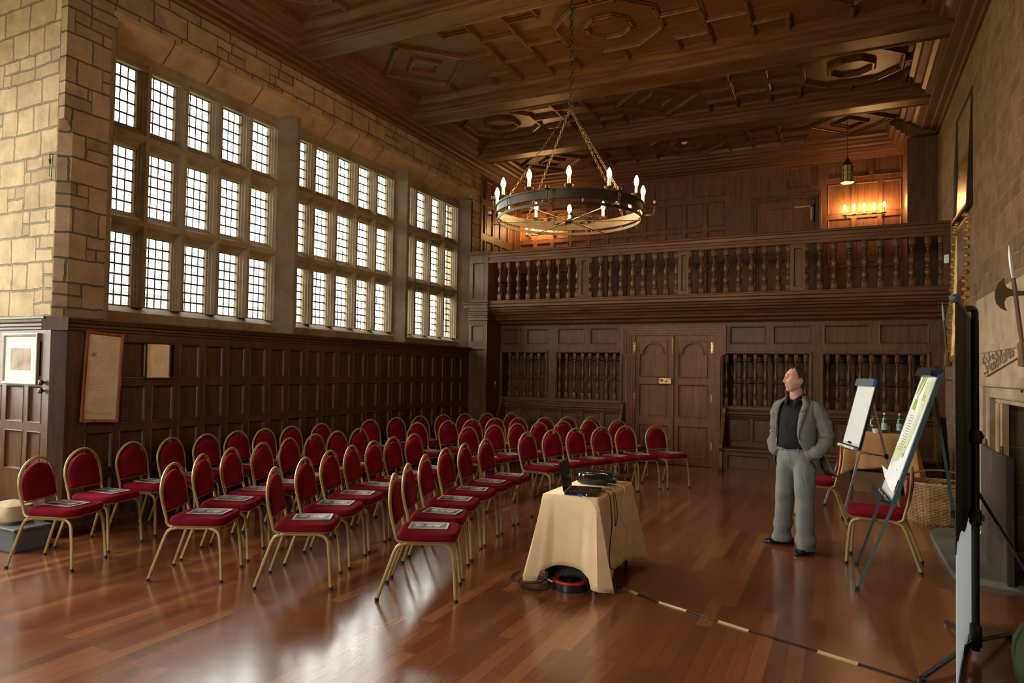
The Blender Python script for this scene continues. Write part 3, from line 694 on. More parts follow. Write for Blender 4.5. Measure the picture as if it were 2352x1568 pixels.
d2 = struct(thing('door_2', None, None))
m = MB()
for o, y in ((0,-.07),(.05,-.05),(.10,-.03)):
    a, b, t = -1.66+o, -.37-o, 5.31-o
    for q in ((a,a+.05,3.02,t-.05),(b-.05,b,3.02,t-.05)): m.box(q[0],q[1],YB+y,YB+.01,q[2],q[3],.006)
    m.box(a, b, YB+y, YB+.01, t-.05, t, .006)
m.build('door_frame', M['wood'], d2)
m = MB(); grid_wall(m, lambda u, v, d: (u, YB-.012+d, v), -1.52, -.52, 3.02, 5.16, [(-1.40,-.64,4.15,5.04),(-1.40,-.64,3.2,4.0)], .02, .016); m.build('door_leaf', M['door'], d2)
m = MB(); m.box(-.86,-.53,YB-.02,YB-.008,5.02,5.055,.003); m.box(-.565,-.53,YB-.02,YB-.008,4.75,5.055,.003); m.box(-.51,-.475,YB-.03,YB-.008,4.72,5.08,.003); m.build('hinge', M['brass'], d2)
# boxed pier at the right end of the gallery
gp = MB(); gp.box(1.0, XR, 14.0, YB, 3.0, 5.86); gp.prism([(1.0,5.86),(.97,5.86),(.95,5.92),(.90,5.93),(.88,5.98),(.82,5.99),(.80,6.06),(.74,6.08),(.70,ZC),(XR,ZC),(XR,5.86)], 13.85, YB, 'xz'); gp.build('wall_gallery_pier', M['wood'], kind='structure')

# ------------------------------------------------------------------ fireplace (right wall)
FPX = XR
fp = thing('fireplace_surround', 'pale carved sandstone chimneypiece on the right wall behind the black projection screen', 'fireplace', (FPX, 7.9, 0))
def fl(mb): return mb.xf(Matrix.Translation((-FPX, -7.9, 0)))
m = MB()
# base slab with the carved spandrel zone, jambs stepping back towards the opening
m.box(FPX-.04, FPX+.02, 5.6, 9.95, 2.03, 2.62, .01)
m.box(FPX-.06, FPX+.02, 9.45, 9.62, 0, 2.03, .01); m.box(FPX-.075, FPX+.02, 5.6, 9.66, 1.98, 2.06, .012)
m.box(FPX-.03, FPX+.02, 5.6, 9.5, 1.60, 2.0)
m.box(FPX-.035, FPX+.02, 8.5, 9.46, 0, 1.62)
m.v = [(a,b,max(c,.052)) for a,b,c in m.v]; fl(m); m.build('surround', M['ashlar2'], fp)
m = MB()
for i, (y, z, x) in enumerate(((9.12,1.72,.13),(9.02,1.66,.09),(8.86,1.61,.11),(8.70,1.56,.06))):
    m.box(FPX-x, FPX+.02, y-.11, y, 0, z-.10, .012); m.box(FPX-x, FPX+.02, 5.6, y, z-.10, z, .012)
m.v = [(a,b,max(c,.052)) for a,b,c in m.v]; fl(m); m.build('moulded_jamb', M['ashlar2'], fp)
m = MB(); m.prism([(5.6,1.98),(9.40,1.98),(9.40,1.72),(9.30,1.72),(7.3,1.94),(5.6,1.94)], FPX-.055, FPX, 'yz'); fl(m); sp = m.build('spandrel', M['ashlar2'], fp)
m = MB()
random.seed(5)
for i in range(26):
    y = 9.34-.06*i; zt = 1.955; zb = 1.74+.10*(9.34-y)/.9
    if zb > 1.93: break
    for k in range(3):
        z = random.uniform(zb, zt); r = random.uniform(.012,.03)
        pts = [(FPX-.062, y+r*math.cos(t)*(1-t/9), z+r*math.sin(t)*(1-t/9)) for t in [j*.8 for j in range(7)]]
        m.tube(pts, .006, 5)
fl(m); m.build('carved_foliage', M['ashlar'], sp)
m = MB(); m.box(FPX+.0, FPX+.03, 7.3, 8.55, 0, 1.52); m.v = [(x+.62, y, z) for x, y, z in m.v]; m.build('fireback', M['iron'], bpy.data.objects['wall_right'])
hs = MB()
ho = [(XR,6.9),(1.30,6.93),(1.02,7.02),(.90,7.06),(.85,7.12),(.84,7.3),(.84,8.85),(.86,9.0),(.93,9.12),(1.08,9.22),(XR,9.24)]
hs.prism(ho, 0, .05, 'xy'); hearth = thing('hearth', 'grey flagstone hearth slab with rounded corner in front of the fireplace', 'hearth', (1.1, 8, 0))
hs.xf(Matrix.Translation((-1.1,-8,0))); hs.build('slab', M['hearth'], hearth)
# ------------------------------------------------------------------ chandelier
CX, CY = -2.69, 7.19
ch = thing('chandelier', 'large round iron chandelier with twelve lit candle bulbs hanging on chains', 'chandelier', (CX, CY, 3.36))
VA = .4736      # ring phase measured from the viewing direction of the photo
def pol(r, deg, z):   # 0 deg = towards the camera side (near), positive to the right
    a = VA + rad(deg); return (r*math.sin(a)*1.0*1, -r*math.cos(a), z)
def pol(r, deg, z):
    a = rad(deg); nx, ny = .456, -.89; rx, ry = .89, .456
    return (r*(math.cos(a)*nx+math.sin(a)*rx), r*(math.cos(a)*ny+math.sin(a)*ry), z)
def hoop(mb, r, z0, z1, th=.008, n=72):
    R = []
    for i in range(n):
        a = 2*PI*i/n; c, s = math.cos(a), math.sin(a)
        R.append([((r-th)*c,(r-th)*s,z0),(r*c,r*s,z0),(r*c,r*s,z1),((r-th)*c,(r-th)*s,z1)])
    mb.rings(R, loop=True, smooth=True)
m = MB(); hoop(m, .80, .060, .155, .009); hoop(m, .812, .142, .158, .02); hoop(m, .812, .056, .068, .02); m.build('upper_hoop', M['iron'], ch)
m = MB(); hoop(m, .79, -.005, .026, .010)
for i in range(12):
    a = 2*PI*i/12; m.box(.785*math.cos(a)-.006,.785*math.cos(a)+.006,.785*math.sin(a)-.006,.785*math.sin(a)+.006,.02,.06)
m.build('lower_hoop', M['iron'], ch)
for i in range(6):
    p = pol(.79, 22+60*i, .0); m = MB(); m.tube([(0,0,-.002), p], .008, 6); m.build('spoke', M['irong'], ch)
m = MB(); m.lathe([(.0,-.03),(.02,-.025),(.045,-.01),(.05,.01),(.02,.02),(0,.022)], (0,0,0), 12); m.build('hub', M['iron'], ch)
for i in range(12):
    p = pol(.80, -7+30*i, .158)
    m = MB(); m.lathe([(.006,-.02),(.012,.0),(.03,.008),(.047,.026),(.050,.034),(.044,.032),(.028,.016),(.006,.012)], p, 14, cap=False); c = m.build('drip_pan', M['irong'], ch)
    m = MB(); m.lathe([(.017,.010),(.017,.112),(.013,.116),(0,.116)], p, 12); cs = m.build('candle_sleeve', M['candle'], ch)
    m = MB(); m.lathe([(.009,.114),(.018,.128),(.025,.150),(.025,.170),(.019,.192),(.010,.212),(.003,.224),(0,.226)], p, 12); m.build('bulb', M['bulb'], cs)
for i in range(8):
    p0 = pol(.80, -20+45*i, .01); p1 = pol(.92, -20+45*i, .03); p2 = pol(.93, -20+45*i, .12)
    m = MB(); m.tube([p0, pol(.90, -20+45*i, .01), p1, p2], .006, 6); m.lathe([(.006,-.004),(.032,0),(.034,.004),(.019,.006),(.019,.040),(.015,.042),(.015,.01)], p2, 12, cap=False); m.build('empty_cup_arm', M['iron'], ch)
for i in range(6):
    c = pol(.27, 10+60*i, .03)
    m = MB(); m.tube([(c[0]+.10*math.cos(t), c[1]+.10*math.sin(t), c[2]) for t in [2*PI*k/20 for k in range(20)]], .005, 5, loop=True)
    for s in (-1, 1): m.lathe([(.0,-.02),(.022,-.012),(.03,.004),(.028,.008)], (c[0]+s*.045, c[1], c[2]), 10, cap=False)
    m.tube([(0,0,.01), c], .004, 5); m.build('small_ring', M['irong'], ch)
def chain(mb, a, b, L=.05, w=.013, r=.0035, n=8):
    a = Vector(a); b = Vector(b); d = b-a; K = max(2, int(d.length/(L*.78))); t = d.normalized()
    u = t.orthogonal().normalized(); v = t.cross(u)
    for i in range(K):
        c = a + d*((i+.5)/K); q = u if i % 2 else v
        pts = []
        for k in range(n):
            an = 2*PI*k/n; pts.append(tuple(c + t*(L*.5*math.cos(an)) + q*(w*math.sin(an))))
        mb.tube(pts, r, 4, loop=True)
for dg in (-52, -12+180, 33, 52, ):
    pass
HZ = 4.62-3.36
for dg in (-58, 32, 122, 212):
    m = MB(); p = pol(.80, dg, .16); chain(m, p, (0,0,HZ)); m.tube([pol(.815, dg, .06), pol(.82,dg,.12), p], .005, 5); m.build('chain', M['irong'], ch)
m = MB(); chain(m, (0,0,HZ-.02), (0,0,2.59), .075, .022, .006, 10); m.build('main_chain', M['iron'], ch)
m = MB(); m.tube([(.02*math.sin(t), .02*math.cos(t), HZ-.03+.003*k) for k, t in enumerate([.5*j for j in range(18)])], .007, 6); m.lathe([(.0,2.53),(.03,2.54),(.05,2.57),(.05,2.59)], (0,0,0), 12); m.build('ceiling_hook', M['iron'], ch)
# ------------------------------------------------------------------ sconces on the gallery back wall
def sconce(x0, z, label):
    w = .66; r = thing('wall_sconce', label, 'wall light', (x0+w/2, YB, z), group='five-candle bar sconces in the gallery')
    m = MB(); m.box(-w/2-.04, w/2+.04, -.165, -.145, -.015, .0, .003)
    for s in (-1, 1): m.box(s*w*.47-.03, s*w*.47+.03, -.012, 0, -.05, .05, .004); m.tube([(s*w*.47,0,0),(s*w*.47,-.07,-.03),(s*w*.47,-.155,-.008)], .007, 6)
    m.build('bar', M['iron'], r)
    for i in range(5):
        x = -w/2+w*i/4; p = (x, -.155, 0)
        m = MB(); m.lathe([(.008,-.004),(.035,.004),(.038,.010),(.012,.008)], p, 12, cap=False); m.lathe([(.012,.004),(.012,.115),(0,.116)], p, 10); c = m.build('candle_sleeve', M['candle'], r)
        m = MB(); m.lathe([(.007,.114),(.016,.130),(.022,.150),(.020,.172),(.010,.198),(0,.21)], p, 10); m.build('bulb', M['bulb2'], c)
    return r
sconce(.03, 4.77, 'lit five-candle bar sconce on the gallery back wall at the right')
sconce(-6.60, 4.87, 'lit five-candle bar sconce on the gallery back wall, far left behind the chandelier')
# lantern
la = thing('hanging_lantern', 'small unlit cylindrical lantern of amber panes hanging in the gallery', 'lantern', (.07, 13.66, 5.10))
M['amber'] = plain('amber_horn_pane', (.42,.30,.12), .35); 
m = MB(); m.tube([(0,0,.44),(0,0,1.10)], .005, 6); m.lathe([(0,1.08),(.03,1.085),(.045,1.10)], n=10); m.build('rod', M['iron'], la)
m = MB(); m.lathe([(.012,.46),(.018,.43),(.03,.415),(.05,.36),(.095,.31),(.10,.30),(.0,.30)], n=16); m.build('roof', M['iron'], la)
m = MB(); m.lathe([(.085,.02),(.085,.30)], n=16, cap=False); m.build('pane', M['amber'], la)
m = MB()
for i in range(8):
    a = 2*PI*i/8; m.tube([(.09*math.cos(a),.09*math.sin(a),.0),(.09*math.cos(a),.09*math.sin(a),.31)], .005, 5)
for z in (.03,.12,.21): m.tube([(.09*math.cos(2*PI*k/16),.09*math.sin(2*PI*k/16),z) for k in range(16)], .004, 4, loop=True)
m.build('cage', M['iron'], la)
m = MB(); m.lathe([(.085,.0),(.105,.0),(.11,.012),(.095,.02),(.085,.02)], n=20, cap=False); m.lathe([(0,-.005),(.08,.0),(.085,.01)], n=16, cap=False); m.build('base_ring', M['steel'], la)
# smoke detector
sd = thing('smoke_detector', 'small round white smoke detector on the dark gallery ceiling', 'smoke detector', (-2.74, 13.62, ZC))
MB().lathe([(.05,0),(.055,-.015),(.052,-.03),(.035,-.045),(.0,-.048)], n=20).build('housing', M['white'], sd)
# ------------------------------------------------------------------ pictures
def framed(name, label, cat, w, h, fw, th, mf, mp, group=None):
    """local: picture in the xz plane facing -y"""
    r = thing(name, label, cat, group=group)
    m = MB()
    def rg(k, y): return [(-w/2+k,y,k),(w/2-k,y,k),(w/2-k,y,h-k),(-w/2+k,y,h-k)]
    m.rings([rg(0,0), rg(0,-th), rg(fw*.25,-th*1.1), rg(fw*.7,-th*.9), rg(fw,-th*.45)], smooth=False, cap1=False); m.build('frame', mf, r)
    p = MB(); p.add(rg(fw*.98,-th*.42), [(0,1,2,3)]); pic = p.build('picture', mp, r)
    return r, pic
def place(o, loc, rot): o.location = loc; o.rotation_euler = rot
def lines(mb, x0, x1, z0, z1, n, y, th=.0022, gap=.25, jag=.15):
    for i in range(n):
        z = z1-(z1-z0)*i/max(1, n-1); x = x0+random.uniform(0,jag)*(x1-x0)
        while x < x1-.01:
            L = random.uniform(.01,.05)*(x1-x0)*3; e = min(x+L, x1)
            if random.random() > gap: mb.box(x, e, y-.0006, y, z-th/2, z+th/2)
            x = e+random.uniform(.005,.02)
random.seed(11)
W_, H_ = .405, .92
fd, pic = framed('framed_document', 'tall brown-framed parchment document with crest and faded lines, hung askew on wainscot', 'framed document', W_, H_, .032, .022, M['frameb'], M['parch'])
m = MB(); y = -.0105
lines(m, -.04, .16, .855, .86, 1, y, .004, 0, .0)
for i in range(26):
    zz = .80-.028*i; lines(m, random.choice((-.15,-.1,-.03,.02)), random.choice((.05,.12,.16)), zz, zz, 1, y, .0035, .45, .3)
for i in range(60): 
    a = random.uniform(0, 2*PI); r = random.uniform(0, .034); x = -.105+r*math.cos(a); z = .68+r*1.1*math.sin(a)+(0 if r < .03 else -.01)
    m.box(x-.004, x+.004, y-.0006, y, z-.003, z+.003)
for z in (.46,.40,.34,.20,.12): 
    lines(m, -.16, -.08, z-.03, z, 7, y, .0022, .15, .05)
lines(m, -.14, .16, .075, .09, 2, y, .003, .15, .05)
m.build('writing', M['ink'], pic)
g = MB(); g.box(-W_/2+.034, W_/2-.034, -.0145, -.0125, .034, H_-.034); g.build('glazing', M['clear'], fd)
place(fd, (XW+.004, 4.55, 1.095), (0, 0, PI/2)); fd.rotation_euler = (rad(-2.4), 0, PI/2); fd.rotation_euler = (0, rad(5.0), PI/2)
Rm = Matrix.Rotation(PI/2, 4, 'Z') @ Matrix.Rotation(rad(-1.2), 4, 'X') @ Matrix.Rotation(rad(3.2), 4, 'Y')
fd.matrix_world = Matrix.Translation((XW+.024, 4.53, 1.10)) @ Rm
f2, pic2 = framed('framed_document', 'small black-framed parchment notice with ruled text, right of the tall askew document', 'framed document', .31, .40, .016, .02, M['framed'], M['parch'])
m = MB(); lines(m, -.08, .08, .355, .355, 1, -.0095, .004, .1, .1); 
for i in range(16): lines(m, -.11, .12, .33-.018*i, .33-.018*i, 1, -.0095, .0025, .4, .2)
m.build('writing', M['ink'], pic2)
f2.matrix_world = Matrix.Translation((XW+.004, 5.21, 1.54)) @ Matrix.Rotation(PI/2, 4, 'Z')
M['silver'] = plain('silver_grey_frame', (.32,.29,.23), .4, .4); M['mount'] = plain('cream_picture_mount', (.50,.45,.36), .7)
M['sepia'] = plain('sepia_print', (.20,.13,.08), .7, var=.6)
f3, pic3 = framed('framed_print', 'sepia print in a silver-grey frame with cream mount, at the left end of panelling', 'picture', .60, .51, .035, .03, M['silver'], M['mount'])
MB().box(-.17, .17, -.0145, -.0135, .14, .36).build('print', M['sepia'], pic3)
f3.location = (-7.345, YR-.001, 1.48)
# tall carved wooden frame with gilded leather panel, high on the right wall
M['gilt'] = plain('gilded_embossed_panel', (.20,.13,.05), .32, .7, bump=1.0, bscale=30, var=.5); M['gildf'] = plain('carved_gilt_frame', (.40,.24,.07), .5, .7, bump=1, bscale=45, var=.35)
f4_, p4_ = framed('framed_picture', 'dark-framed embossed panel high on the right wall beside the gallery', 'picture', 1.34, 1.52, .10, .06, M['framed'], M['gilt'])
f4_.matrix_world = Matrix.Translation((XR-.01, 11.10, 3.86)) @ Matrix.Rotation(-PI/2, 4, 'Z') @ Matrix.Rotation(rad(-2.5), 4, 'X')
M['portrait'] = plain('dark_oil_portrait', (.03,.017,.012), .35, var=.5); M['redrobe'] = plain('red_robe_paint', (.16,.018,.010), .5, var=.3); M['flesh'] = plain('painted_flesh', (.28,.17,.11), .5)
f5_, p5_ = framed('framed_portrait', 'tall oil portrait of a red-robed figure in a carved gilt frame on the right wall', 'painting', 1.22, 1.88, .11, .07, M['gildf'], M['portrait'])
m = MB(); m.prism([(-.30,.12),(.30,.12),(.26,.70),(.16,1.05),(.05,1.16),(-.05,1.16),(-.16,1.05),(-.26,.70)], -.033, -.0295, 'xz'); m.build('robe', M['redrobe'], p5_)
m = MB(); m.lathe([(0,0),(.05,.02),(.075,.08),(.07,.15),(.04,.19),(0,.20)], (0,0,1.15), 14); m.v = [(x, -.031+y*.03, z) for x, y, z in m.v]; m.build('face', M['flesh'], p5_)
m = MB()
random.seed(3)
for i in range(46):      # carved crest and scroll edge
    t = i/46; 
    if t < .3: x = -.60+1.2*(t/.3); z = 1.86+.10*math.sin(PI*t/.3)
    elif t < .65: x = .58; z = 1.8-1.75*((t-.3)/.35)
    else: x = -.58; z = 1.8-1.75*((t-.65)/.35)
    m.lathe([(0,-.03),(.04,-.015),(.05,.01),(.03,.035),(0,.04)], (x+random.uniform(-.01,.01), -.065, z), 7)
m.build('carved_scrollwork', M['gildf'], f5_)
f5_.matrix_world = Matrix.Translation((XR-.01, 11.30, 1.93)) @ Matrix.Rotation(-PI/2, 4, 'Z') @ Matrix.Rotation(rad(-2), 4, 'X')
# ------------------------------------------------------------------ halberds
M['blade'] = plain('tarnished_axe_blade', (.10,.065,.032), .42, .7, bump=.2, bscale=30); M['tass'] = plain('gold_brown_tassel', (.13,.075,.028), .85, bump=.8, bscale=150, var=.4); M['shaft'] = wood('halberd_shaft', (.13,.075,.04))
def halberd(label, tip, bot, zb, s=1.0, tm=None, bm=None):
    r = thing('halberd', label, 'halberd', bot, group='halberds on the right wall')
    tip = Vector(tip)-Vector(bot); d = tip.normalized(); Lh = tip.length
    k = (zb-bot[2])/tip.z; c = tip*k
    m = MB(); m.tube([c+d*.12, c+d*.22, tip-d*.10, tip], [.012,.017,.014,.002], 6); m.build('spike', M['steel'], r)
    m = MB(); m.tube([(0,0,-.55*0), tuple(c+d*.13)], .017, 8); m.tube([(0,0,0), tuple(-d*.18)], .018, 8); m.build('shaft', M['shaft'], r)
    pr = [(.10,.02),(.06,.018),(.0,.022),(-.03,.03),(-.075,.045),(-.095,.075),(-.10,.125),(-.155,.085),(-.185,.03),(-.19,-.02),(-.175,-.075),(-.13,-.115),(-.075,-.135),(-.095,-.10),(-.10,-.065),(-.085,-.035),(-.05,-.02),(0,-.02),(.06,-.018),(.12,-.02)]
    m = MB(); m.prism([(c.x+a*s*.75-.0, c.z+b*s*1.1) for a, b in pr], c.y-.006, c.y+.006, 'xz'); m.build('axe_blade', bm or M['blade'], r)
    m = MB(); q = -d*.0
    R = []
    for t, rr in ((0,.018),(.02,.034),(.05,.03),(.12,.036),(.20,.046),(.21,.0)):
        o = -d*t; R.append([(o.x+rr*math.cos(2*PI*i/16)*(1+.12*(i % 2)), o.y+rr*math.sin(2*PI*i/16)*(1+.12*(i % 2)), o.z) for i in range(16)])
    m.rings(R); m.build('tassel', M['tass'], r)
    m = MB(); m.box(-.01,.11,-.012,.012,-.42,-.40,.003); m.build('wall_bracket', M['iron'], r)
halberd('dark halberd with crescent blade by the fireplace, nearer of the two', (1.25,7.2,2.83), (1.335,7.2,2.01), 2.42)
halberd('pale-bladed halberd with gold tassel in the far right corner under the gallery', (1.33,12.35,2.84), (1.385,12.35,2.08), 2.43)
# sundries fixed to the gallery and pilaster
s1 = thing('wall_sensor', 'small white sensor box on the gallery corner post at far right', 'sensor', (1.40, YG-.06, 3.50)); MB().box(-.03,.03,-.02,.03,-.07,.06,.008).build('case', M['white'], s1)
s2 = thing('light_switch', 'small brass light switch plate on the side of the left pilaster', 'light switch', (PX1+.002, 12.85, 1.42)); m = MB(); m.box(0,.008,-.03,.03,-.07,.06,.002); m.build('plate', M['brass'], s2); MB().box(.007,.022,-.006,.006,.015,.035,.002).build('toggle', M['white'], s2)
# iron hook in stone
hk = thing('iron_wall_hook', 'small rusty iron hook and ring fixed in the stone left of the windows', 'hook', (-7.00, 4.128, 3.75)); MB().tube([(0,0,.02),(0,-.03,.02),(.0,-.04,-.01),(.02,-.04,-.04),(.0,-.03,-.08),(-.02,-.03,-.04),(0,-.035,-.01)], .006, 5).tube([(.02,-.02,0),(.02,-.03,-.25)], .004, 5).tube([(-.02,-.02,-.02),(-.025,-.02,-.20)], .004, 5).build('hook', M['iron'], hk)
# ------------------------------------------------------------------ banquet chair (faces +x, origin on the floor under the seat)
def chair_parts():
    P = {}
    def leg_side(s, rear):
        y = s*.195; m = MB()
        if rear: pts = [(-.335, s*.215, .012), (-.27, s*.205, .20), (-.215, s*.198, .355), (-.195, y, .392), (-.165, y, .410), (-.12, y, .418)]
        else: pts = [(.245, s*.212, .012), (.232, s*.205, .20), (.216, s*.198, .345), (.200, y, .385), (.172, y, .408), (.13, y, .418)]
        m.tube(pts, .0135, 8, rx=.0115, up=(1,0,0))
        m.cm = 1; p = Vector(pts[0]); m.lathe([(.0,0),(.016,0),(.0165,.022),(.0,.023)], (p.x, p.y, 0), 8); m.cm = 0
        return m
    P['leg_rl'] = leg_side(1, True); P['leg_rr'] = leg_side(-1, True); P['leg_fl'] = leg_side(1, False); P['leg_fr'] = leg_side(-1, False)
    m = MB()
    for s in (-1, 1): m.tube([(-.13, s*.195, .418), (.14, s*.195, .418)], .0135, 8, rx=.0115, up=(1,0,0), cap=False)
    # rim under the cushion
    rim = []
    for i in range(28):
        a = 2*PI*i/28; c, s_ = math.cos(a), math.sin(a)
        rim.append((.02+.218*math.copysign(abs(c)**.42, c), .212*math.copysign(abs(s_)**.42, s_), .432))
    m.tube(rim, .007, 5, rx=.012, up=(0,0,1), loop=True)
    P['seat_frame'] = m
    # cushion
    m = MB(); R = []
    for k, z, o in ((.90,.428,0),(1.0,.436,0),(1.03,.455,0),(1.03,.475,0),(.985,.492,0),(.86,.500,0),(.6,.506,0),(.3,.509,0),(.02,.510,0)):
        r = []
        for i in range(28):
            a = 2*PI*i/28; c, s_ = math.cos(a), math.sin(a); e = .38 if k > .7 else .6
            r.append((.02+.222*k*math.copysign(abs(c)**e, c), .216*k*math.copysign(abs(s_)**e, s_), z))
        R.append(r)
    m.rings(R); P['seat'] = m
    # back frame: arch
    m = MB(); pts = []
    def backx(z): 
        t = max(0, (z-.47)/.43); return -.205 - .055*t - .02*math.sin(PI*t)
    side = [(-.155,.425),(-.185,.432),(-.203,.452)]
    zs = [.50,.56,.62,.67]
    L = [(x, .198, z) for x, z in side] + [(backx(z), .198+.004*i, z) for i, z in enumerate(zs)]
    arc = [(backx(.67+.222*math.sin(t)), .210*math.cos(t), .67+.222*math.sin(t)) for t in [PI*i/14 for i in range(1, 14)]]
    Rr = [(x, -y, z) for x, y, z in reversed(L)]
    m.tube(L+arc+Rr, .0125, 8, rx=.0125, up=(1,0,0)); 
    m.tube([(backx(.53), -.198, .535), (backx(.53)-.004, 0, .535), (backx(.53), .198, .535)], .006, 6)
    P['back_frame'] = m
    # back pad
    m = MB(); out = []
    zb, zm, hw = .545, .665, .178
    out.append((hw*.2, zb)); out.append((hw*.9, zb)); out.append((hw, zb+.012))
    for t in [PI*i/16 for i in range(0, 17)]: out.append((hw*math.cos(t), zm+.183*math.sin(t)))
    out += [(-hw, zb+.012), (-hw*.9, zb), (-hw*.2, zb)]
    cz = .69
    def rg(k, d):
        r = []
        for y, z in out:
            zz = cz+(z-cz)*k; r.append((backx(zz)+d, y*k, zz))
        return r
    m.rings([rg(.5,-.018), rg(.93,-.016), rg(.985,-.006), rg(1.0,.006), rg(.975,.020), rg(.88,.030), rg(.6,.034), rg(.2,.035)])
    P['backrest'] = m
    return P
CP = chair_parts(); CM = {k: v.mesh(k, [M['gold'], M['rubber']] if k.startswith('leg') else M['velvet'] if k in ('seat', 'backrest') else M['gold']) for k, v in CP.items()}
CNAME = {'leg_rl':'leg','leg_rr':'leg','leg_fl':'leg','leg_fr':'leg'}
def chair(label, x, y, rz, group):
    r = thing('banquet_chair', label, 'chair', (x, y, 0), rz, group)
    for k, me in CM.items():
        o = bpy.data.objects.new(CNAME.get(k, k), me); COL.objects.link(o); o.parent = r
    return r
# leaflets
m = MB(); R = []
nx = 6
vs = []; fs = []
for i in range(nx+1):
    for j in (0, 1):
        x = -.105+.21*i/nx; y = -.1485+.297*j; vs.append((x, y, .0012+.004*abs(math.sin(i*1.1))*(i in (0,nx))))
for i in range(nx): fs.append((2*i, 2*i+2, 2*i+3, 2*i+1))
n0 = len(vs); vs += [(x,y,z-.001) for x,y,z in vs]; fs += [tuple(reversed([a+n0 for a in f])) for f in fs[:nx]]
m.add(vs, fs); LS = m.mesh('sheet', M['white'])
m = MB(); Q = lambda x0, x1, y0, y1, z: m.add([(x0,y0,z),(x1,y0,z),(x1,y1,z),(x0,y1,z)], [(0,1,2,3)])
# landscape picture: bottom edge at x=+.088, sky at x=-.088
m.cm = 0; Q(-.088,.083,-.133,.133,.0022)
m.cm = 1; Q(-.015,.030,-.100,.020,.0026); Q(-.040,-.010,-.085,-.050,.0026); Q(-.030,-.010,-.020,.010,.0026); Q(-.022,.026,.045,.100,.0026); Q(.045,.058,-.12,.12,.0026)
m.cm = 2
for i in range(7): Q(.000,.018,-.094+.016*i,-.089+.016*i,.0030)
Q(-.075,-.050,-.13,.02,.0026); Q(.064,.076,-.10,.10,.0026)
M['ph0'] = plain('photo_dark_tone', (.022,.028,.024), .35, var=.6); M['ph1'] = plain('photo_pale_tone', (.60,.60,.57), .35, var=.25); M['ph2'] = plain('photo_mid_tone', (.20,.22,.22), .35, var=.4)
LP = m.mesh('photograph', [M['ph0'], M['ph1'], M['ph2']])
def leaflet(label, x, y, z, rz):
    r = thing('leaflet', label, 'leaflet', (x, y, z), rz, 'printed leaflets laid on the chair seats')
    for n, me in (('sheet', LS), ('photograph', LP)):
        o = bpy.data.objects.new(n, me); COL.objects.link(o); o.parent = r
# tops of the chair backs, measured on the floor plan
ROWS_ = {
 'back':  [[(-6.14,3.57),(-6.42,4.15),(-6.57,4.77),(-6.62,5.28),(-6.66,5.80),(-6.68,6.28),(-6.66,6.72),(-6.67,7.22),(-6.66,7.82)],[(-6.60,8.90),(-6.55,9.55),(-6.46,10.13),(-6.33,10.70),(-6.17,11.20),(-5.93,11.63),(-5.61,12.02)]],
 'third': [[(-4.88,3.92),(-5.15,4.44),(-5.33,4.94),(-5.44,5.46),(-5.57,6.0),(-5.66,6.53),(-5.71,7.01),(-5.72,7.47)],[(-5.67,8.82),(-5.53,9.50),(-5.38,10.02),(-5.20,10.50),(-4.97,10.93),(-4.63,11.30),(-4.36,11.70),(-4.02,12.03)]],
 'second':[[(-4.03,4.18),(-4.25,4.78),(-4.42,5.32),(-4.54,5.81),(-4.63,6.31),(-4.69,6.77),(-4.73,7.28)],[(-4.68,8.60),(-4.55,9.16),(-4.41,9.66),(-4.24,10.12),(-4.03,10.62),(-3.75,11.10),(-3.36,11.44)]],
 'front': [[(-3.06,4.44),(-3.28,4.96),(-3.48,5.55),(-3.61,6.15),(-3.68,6.68),(-3.71,7.25)],[(-3.68,8.38),(-3.55,8.93),(-3.38,9.40),(-3.16,9.90),(-2.92,10.34),(-2.57,10.80)]]}
ORD = ['first','second','third','fourth','fifth','sixth','seventh','eighth','ninth','tenth']
rs = random.Random(4)
for rn, blocks in ROWS_.items():
    allp = [p for b in blocks for p in b]
    # quadratic fit x = a + b y + c y^2
    n = len(allp); ym = sum(p[1] for p in allp)/n
    S = [sum((p[1]-ym)**k for p in allp) for k in range(5)]; T = [sum(p[0]*(p[1]-ym)**k for p in allp) for k in range(3)]
    A = Matrix(((S[0],S[1],S[2]),(S[1],S[2],S[3]),(S[2],S[3],S[4]))); co = A.inverted() @ Vector(T)
    for bi, b in enumerate(blocks):
        for i, (tx, ty) in enumerate(b):
            sl = co[1] + 2*co[2]*(ty-ym); th = math.atan(-sl) + rs.uniform(-.05,.05)
            if rn == 'back' and bi == 0 and i == 0: th += .10
            ox, oy = tx+.268*math.cos(th), ty+.268*math.sin(th)
            where = '%s from the near end of the %s row' % (ORD[i], rn) if bi == 0 else '%s beyond the gap in the %s row' % (ORD[i], rn)
            look = 'red velvet gold-framed banquet chair, '
            chair(look+where, ox, oy, th, 'banquet chairs in curved rows')
            if rs.random() < .97:
                leaflet('black and white photo leaflet on chair '+where, ox+.03*math.cos(th)+rs.uniform(-.015,.015), oy+.03*math.sin(th)+rs.uniform(-.02,.02), .509, th+PI/2+rs.uniform(-.22,.22)+PI/2*0)
# two loose chairs on the right
chair('red velvet banquet chair facing the screen, beside the near flipchart', .30, 7.36, PI-.10, 'loose banquet chairs at the right')
chair('red velvet banquet chair directly behind the standing man', -.27, 9.12, PI-.02, 'loose banquet chairs at the right')
